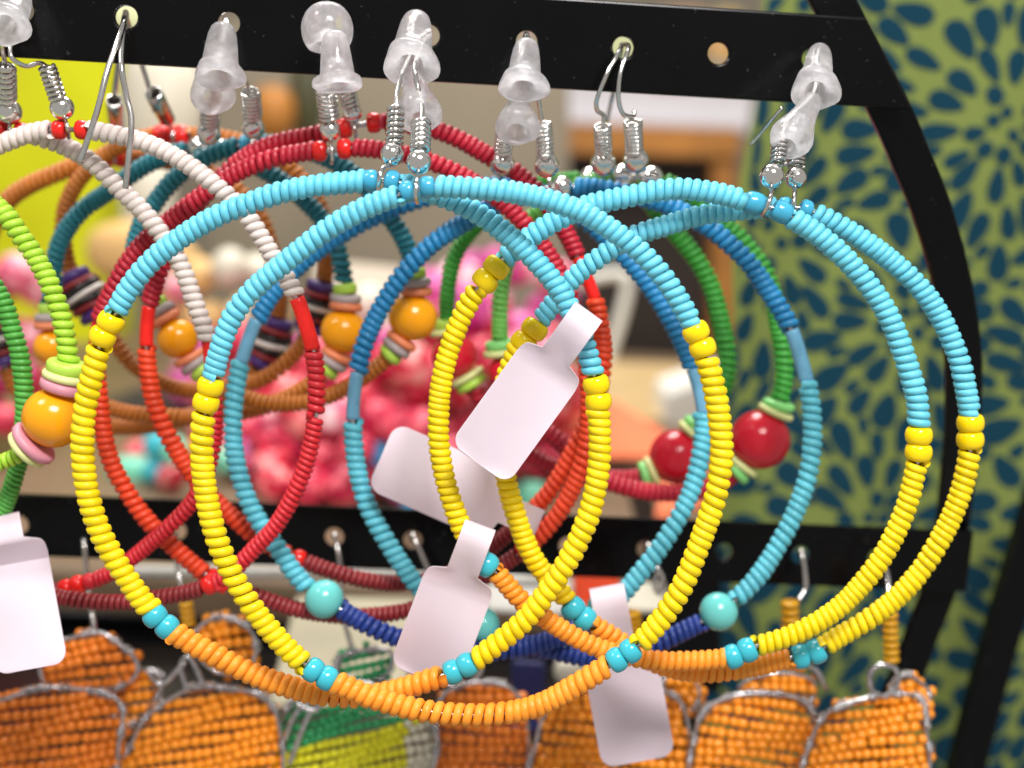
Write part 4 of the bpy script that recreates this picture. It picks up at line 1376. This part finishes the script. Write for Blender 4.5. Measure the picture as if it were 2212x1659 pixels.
necklace('red bead necklace between the two blue tubes', 660, 900, .46, 110, 60, 13, 45, [M_PK[0], M_PK[1]], 24)
necklace('wine red bead necklace at the foot of the heap', 930, 1010, .42, 160, 40, 14, 44, [M_PK[0], M_PK[4], M_PK[1], M_PK[3]], 25)
necklace('magenta bead necklace behind the left white hoop', 500, 800, .52, 100, 60, 12, 40, [M_PK[3], M_PK[0], M_PK[2]], 26)
necklace('orange and turquoise bead necklace low at left behind the yellow coil', 390, 1000, .43, 100, 30, 9, 30, [M_TQ, M_ORN, M_PK[1], M_MINTS], 31)
necklace('cream and peach bead necklace between the white hoops', 480, 640, .56, 110, 50, 12, 34, [M_PEACH, M_CREAM, M_PK[2]], 32)
necklace('white and pink bead necklace beside the right amber bead', 770, 700, .54, 80, 50, 11, 36, [M_PK[2], M_PK[3], M_CREAM], 33)
necklace('turquoise and yellow bead necklace just above the middle bar', 960, 1075, .385, 120, 14, 10, 24, [M_SKYS, M_LEM, M_ORN, M_TQ], 34)
necklace('pink and white bead necklace at the left edge', 40, 660, .48, 80, 70, 12, 38, [M_PK[1], M_PK[2], M_PK[2], M_PK[0]], 7)
necklace('purple and pink bead necklace at the left edge behind the amber bead', 20, 860, .47, 70, 60, 10, 36, [M_PK[3], M_PK[4], M_PK[0]], 8)
necklace('deep pink bead necklace at the right end of the heap', 1180, 900, .48, 70, 90, 11, 38, [M_PK[0], M_PK[3], M_PK[1]], 9)


def blob(name, label, cat, x, y, Y, rx, ry, rz, m, group=None):
    u = px(x, y, Y)
    c = P(x, y, Y)
    n = 24
    prof = [(math.cos(t), max(1e-4, math.sin(t)) * (1 + 0.05 * math.sin(3 * t))) for t in np.linspace(0.02, math.pi - 0.02, 15)]
    me = lathe_mesh(name, prof, n, m)
    o = add(name, me, None, Matrix.Translation(Vector([float(v) for v in c])) @ Matrix.Diagonal((rx * u, rz * u, ry * u, 1)))
    return tag(o, label, cat, group)


M_TQ = mat('turquoise_stone', '#35b8c8', 0.3)
M_MINTS = mat('mint_stone', '#7fd8b8', 0.3)
M_SKYS = mat('sky_blue_stone', '#3aa6e0', 0.3)
LB = 'loose stone beads on the counter'
blob('stone_bead', 'round turquoise stone bead behind the orange-red coil at left', 'bead', 338, 962, .42, 30, 30, 30, M_TQ, LB)
blob('stone_bead', 'mint green stone bead lying left of the turquoise one', 'bead', 290, 1018, .43, 62, 34, 34, M_MINTS, LB)
blob('stone_bead', 'sky blue stone bead above the level white tag', 'bead', 850, 978, .41, 58, 44, 40, M_SKYS, LB)
blob('stone_bead', 'sky blue stone bead below the level white tag', 'bead', 880, 1062, .40, 50, 28, 30, M_SKYS, LB)
blob('stone_bead', 'mint stone bead right of the yellow coil near the middle bar', 'bead', 1150, 1072, .42, 40, 34, 30, M_MINTS, LB)


def slab(name, label, cat, corners, thick, m, group=None, bev=0.0015):
    """four photo corners with distances, given real thickness away from the viewer"""
    Pf = [np.array(P(*c)) for c in corners]
    n = norm(np.cross(Pf[1] - Pf[0], Pf[3] - Pf[0]))
    if n[1] < 0:
        n = -n
    V = Pf + [p_ + n * thick for p_ in Pf]
    Q = [(0, 1, 2, 3), (7, 6, 5, 4), (0, 4, 5, 1), (1, 5, 6, 2), (2, 6, 7, 3), (3, 7, 4, 0)]
    o = add(name, mesh_np(name, V, Q, None, False, [m]))
    recenter(o)
    bevel(o, bev, 3)
    if label:
        tag(o, label, cat, group)
    return o


M_LEM = mat('lemon_yellow_paper', '#d8dc10', 0.6, 0.3, var=0.08, scale=14)
M_CREAM = mat('cream_ceramic', '#ddd8c4', 0.35, 0.5, var=0.05, scale=20)
M_WOOD = mat('honey_wood', '#b87a34', 0.5, 0.4, var=0.2, scale=18)
M_DKB = mat('dark_brown_wood', '#3a302a', 0.5, 0.3, var=0.2, scale=12)
M_WCLOTH = mat('white_cloth', '#e8e4ea', 0.8, 0.2, var=0.03, scale=20)
M_PEACH = mat('peach_wood_tray', '#e0b878', 0.5, 0.4, var=0.1, scale=20)
M_SALMP = mat('salmon_paper', '#f08058', 0.7, 0.2, var=0.05, scale=15)
M_OREDP = mat('orange_red_card', '#e8481a', 0.6, 0.3)
M_WHITEP = mat('white_card', '#e6e6de', 0.5, 0.4, var=0.03)
M_TAUP = mat('taupe_board', '#8f8574', 0.7, 0.2, var=0.06, scale=10)
M_OLIV = mat('dark_olive_glass', '#4a4a30', 0.3, 0.5)
M_MAUVE = mat('mauve_paper', '#a0708a', 0.6)

slab('paper_bag', 'lemon yellow paper bag standing behind the left hoops', 'bag', [(-140, 60, .80), (232, 90, .80), (205, 800, .80), (-140, 800, .80)], 0.08, M_LEM)
slab('backboard', 'plain taupe board behind the counter heap', 'board', [(440, 40, 1.0), (1230, 60, 1.0), (1230, 800, 1.0), (440, 800, 1.0)], 0.02, M_TAUP)
blob('ceramic_jar', 'cream ceramic jar beyond the wire hooks at upper left', 'jar', 350, 230, .70, 95, 150, 80, M_CREAM)
blob('ceramic_jar', 'small cream jar between yellow bag and purple discs', 'jar', 320, 440, .66, 60, 110, 50, M_CREAM)
blob('glass_bottle', 'dark olive bottle below the bar left of the red hoops', 'bottle', 665, 190, .90, 42, 130, 42, M_OLIV)
blob('wooden_ball', 'honey coloured wooden ball below the bar left of the red hoops', 'ball', 590, 245, .88, 50, 60, 50, M_WOOD)
blob('paper_roll', 'mauve paper roll under the bar at upper left', 'paper roll', 450, 150, .80, 24, 110, 24, M_MAUVE)
tray = blob('wooden_tray', 'peach coloured round wooden tray behind the purple discs at left', 'tray', 300, 545, .60, 120, 70, 60, M_PEACH)
blob('wooden_ball', 'small peach wooden ball peeping behind the left white hoop', 'ball', 410, 560, .55, 22, 26, 22, M_PEACH)
blob('wooden_bowl', 'peach coloured wooden bowl behind the second white hoop', 'bowl', 560, 680, .58, 70, 50, 45, M_PEACH)
slab('folded_paper', 'folded cream paper bag standing behind the teal hoops', 'paper bag', [(680, 556, .52), (870, 575, .52), (870, 720, .50), (670, 700, .50)], 0.03, mat('kraft_cream_paper', '#bcb09c', 0.6))

slab('dark_box', 'dark grey box on the counter behind the brown arcs at left', 'box', [(215, 872, .55), (470, 880, .55), (470, 985, .55), (215, 985, .55)], 0.05, mat('dark_grey_card', '#3c3834', 0.7, 0.2))
slab('wooden_board', 'light tan wooden board lying behind the yellow bead pair', 'board', [(1290, 778, .80), (1560, 790, .80), (1540, 905, .60), (1280, 900, .60)], 0.006, mat('light_tan_wood', '#c4a878', 0.5, 0.3, var=0.06, scale=20))

# white covered side table beyond
st = thing('side_table', 'honey wood side table with white cloth top far behind the bar', 'table', P(1290, 830, 1.25), None)


def slab_part(name, corners, thick, m, parent, bev=0.002):
    o = slab(name, None, None, corners, thick, m, bev=bev)
    o.location = o.location - parent.location
    o.parent = parent
    return o


slab_part('cloth_top', [(960, 120, 1.55), (1640, 140, 1.55), (1620, 262, 1.25), (940, 238, 1.25)], 0.012, M_WCLOTH, st)
slab_part('wooden_rail', [(948, 244, 1.252), (1600, 266, 1.252), (1598, 342, 1.252), (946, 322, 1.252)], 0.03, M_WOOD, st)
slab_part('table_leg', [(1540, 342, 1.26), (1592, 344, 1.26), (1590, 900, 1.26), (1538, 900, 1.26)], 0.04, M_WOOD, st)
slab_part('table_leg', [(950, 322, 1.26), (1000, 324, 1.26), (1000, 900, 1.26), (950, 900, 1.26)], 0.04, M_WOOD, st)
slab('cabinet', 'dark brown cabinet below the side table', 'cabinet', [(1040, 330, 1.32), (1545, 345, 1.32), (1545, 1000, 1.32), (1040, 1000, 1.32)], 0.2, M_DKB)
blob('fabric_roll', 'pink fabric roll on the white side table', 'fabric roll', 1450, 205, 1.40, 60, 24, 24, mat('rose_fabric', '#c04070', 0.8), None)
blob('fabric_roll', 'yellow fabric roll on the white side table', 'fabric roll', 1260, 175, 1.45, 60, 26, 24, mat('saffron_fabric', '#e8b040', 0.8), None)
blob('fabric_roll', 'peach fabric roll high above the bar at right', 'fabric roll', 1480, 60, 1.45, 90, 40, 30, mat('peach_fabric', '#e8b090', 0.8), None)
blob('fabric_roll', 'coral fabric roll seen through the empty hole', 'fabric roll', 1570, 80, 1.40, 50, 60, 30, noise_mat('coral_lemon_fabric', [(0.4, '#e08850'), (0.5, '#e0d080'), (0.6, '#c8c8a8')], 2.2, 0.8), None)
blob('fabric_roll', 'pale pink fabric roll seen through the middle hole', 'fabric roll', 1140, 60, 1.45, 70, 60, 30, mat('pale_pink_fabric', '#f0b8c8', 0.8), None)
blob('fabric_roll', 'pale green fabric roll seen through the hole right of the pink one', 'fabric roll', 1345, 85, 1.45, 60, 50, 30, mat('pale_green_fabric', '#e0e8b0', 0.8), None)
blob('fabric_roll', 'pale lemon fabric roll seen through the left hole', 'fabric roll', 300, 30, .95, 150, 60, 40, mat('pale_lemon_fabric', '#e8ecc0', 0.8), None)

# white bent-tube stand, papers
pp = catmull([P(*q) for q in [(1210, 660, .80), (1250, 612, .80), (1330, 592, .80), (1356, 610, .80), (1340, 690, .80), (1312, 780, .80), (1300, 880, .80), (1300, 930, .80)]], 8)
o = add('bent_tube_stand', tube_mesh('bent_tube_stand', pp, 13 * px(1300, 700, .8), 10, M_WHITEP))
tag(recenter(o), 'white bent tube stand in front of the dark cabinet', 'stand')
slab('paper_sheet', 'salmon orange paper sheet leaning behind the red beads', 'paper', [(1220, 860, .52), (1330, 865, .52), (1520, 985, .47), (1190, 985, .47)], 0.002, M_SALMP)
slab('paper_sheet', 'salmon orange paper strip below the red beads', 'paper', [(1430, 1015, .40), (1530, 1000, .40), (1520, 1090, .38), (1415, 1120, .38)], 0.002, M_SALMP)
slab('white_box', 'small white box behind the half hidden red bead', 'box', [(1440, 850, .60), (1570, 800, .60), (1560, 960, .60), (1425, 945, .60)], 0.05, M_WHITEP)
slab('dark_bracket', 'dark brown bracket below the crimson arcs', 'bracket', [(1352, 1040, .36), (1412, 1040, .36), (1420, 1180, .36), (1386, 1180, .36)], 0.01, M_DKB)
slab('dark_box', 'black box low behind the middle bar at right', 'box', [(1395, 1180, .27), (1560, 1190, .27), (1560, 1500, .27), (1395, 1500, .27)], 0.02, M_BLACK)
# low black shelf of the rack, with cards leaning on it
zs = P(900, 1560, .27)[2]
sh = add('shelf', box_mesh('shelf', (P(-700, 1560, .25)[0], 0.232, zs - 0.004), (P(1572, 1560, .25)[0], 0.318, zs), M_BLACK), rack)
bevel(sh, 0.001)
sb = add('shelf_back', box_mesh('shelf_back', (P(-700, 1560, .25)[0], 0.3185, zs - 0.004), (P(1572, 1560, .25)[0], 0.3215, P(300, 1325, .32)[2]), M_BLACK), rack)
bevel(sb, 0.001)
pp = [P(x, y, .262) for x, y in ((250, 1234), (500, 1236), (830, 1238), (1180, 1258))]
o = add('pale_rod', tube_mesh('pale_rod', catmull(pp, 6), 13 * px(700, 1240, .262), 12, mat('pale_grey_plastic', '#c4c4bc', 0.3)), rack)
slab('cream_card', 'cream card leaning on the shelf behind the green pendant', 'card', [(640, 1285, .30), (900, 1290, .30), (870, 1580, .270), (560, 1580, .270)], 0.002, mat('kraft_cream_card', '#b8b094', 0.6))
slab('white_card', 'pale card strip just below the middle bar left of the orange-red one', 'card', [(1050, 1244, .285), (1240, 1252, .285), (1230, 1330, .280), (1050, 1320, .280)], 0.002, M_WHITEP)
slab('orange_red_card', 'orange-red card showing below the middle bar right of centre', 'card', [(1240, 1230, .272), (1340, 1235, .272), (1340, 1330, .268), (1240, 1330, .268)], 0.002, M_OREDP)
slab('cream_card', 'small cream card showing between the amber strand and the middle bar', 'card', [(1350, 1252, .27), (1440, 1256, .27), (1436, 1320, .265), (1350, 1320, .265)], 0.002, M_CREAM)
slab('blue_card', 'deep blue card behind the wires at bottom centre', 'card', [(1105, 1425, .25), (1180, 1430, .25), (1176, 1585, .247), (1105, 1585, .247)], 0.002, mat('deep_blue_card', '#141c5c', 0.5))
blob('wooden_ball', 'brown wooden ball low behind the bottom centre wires', 'ball', 1010, 1400, .27, 60, 50, 40, M_DKB)
blob('stone_bead', 'pale stone bead behind the blue card at the bottom', 'bead', 1235, 1450, .26, 40, 34, 30, M_CREAM, LB)
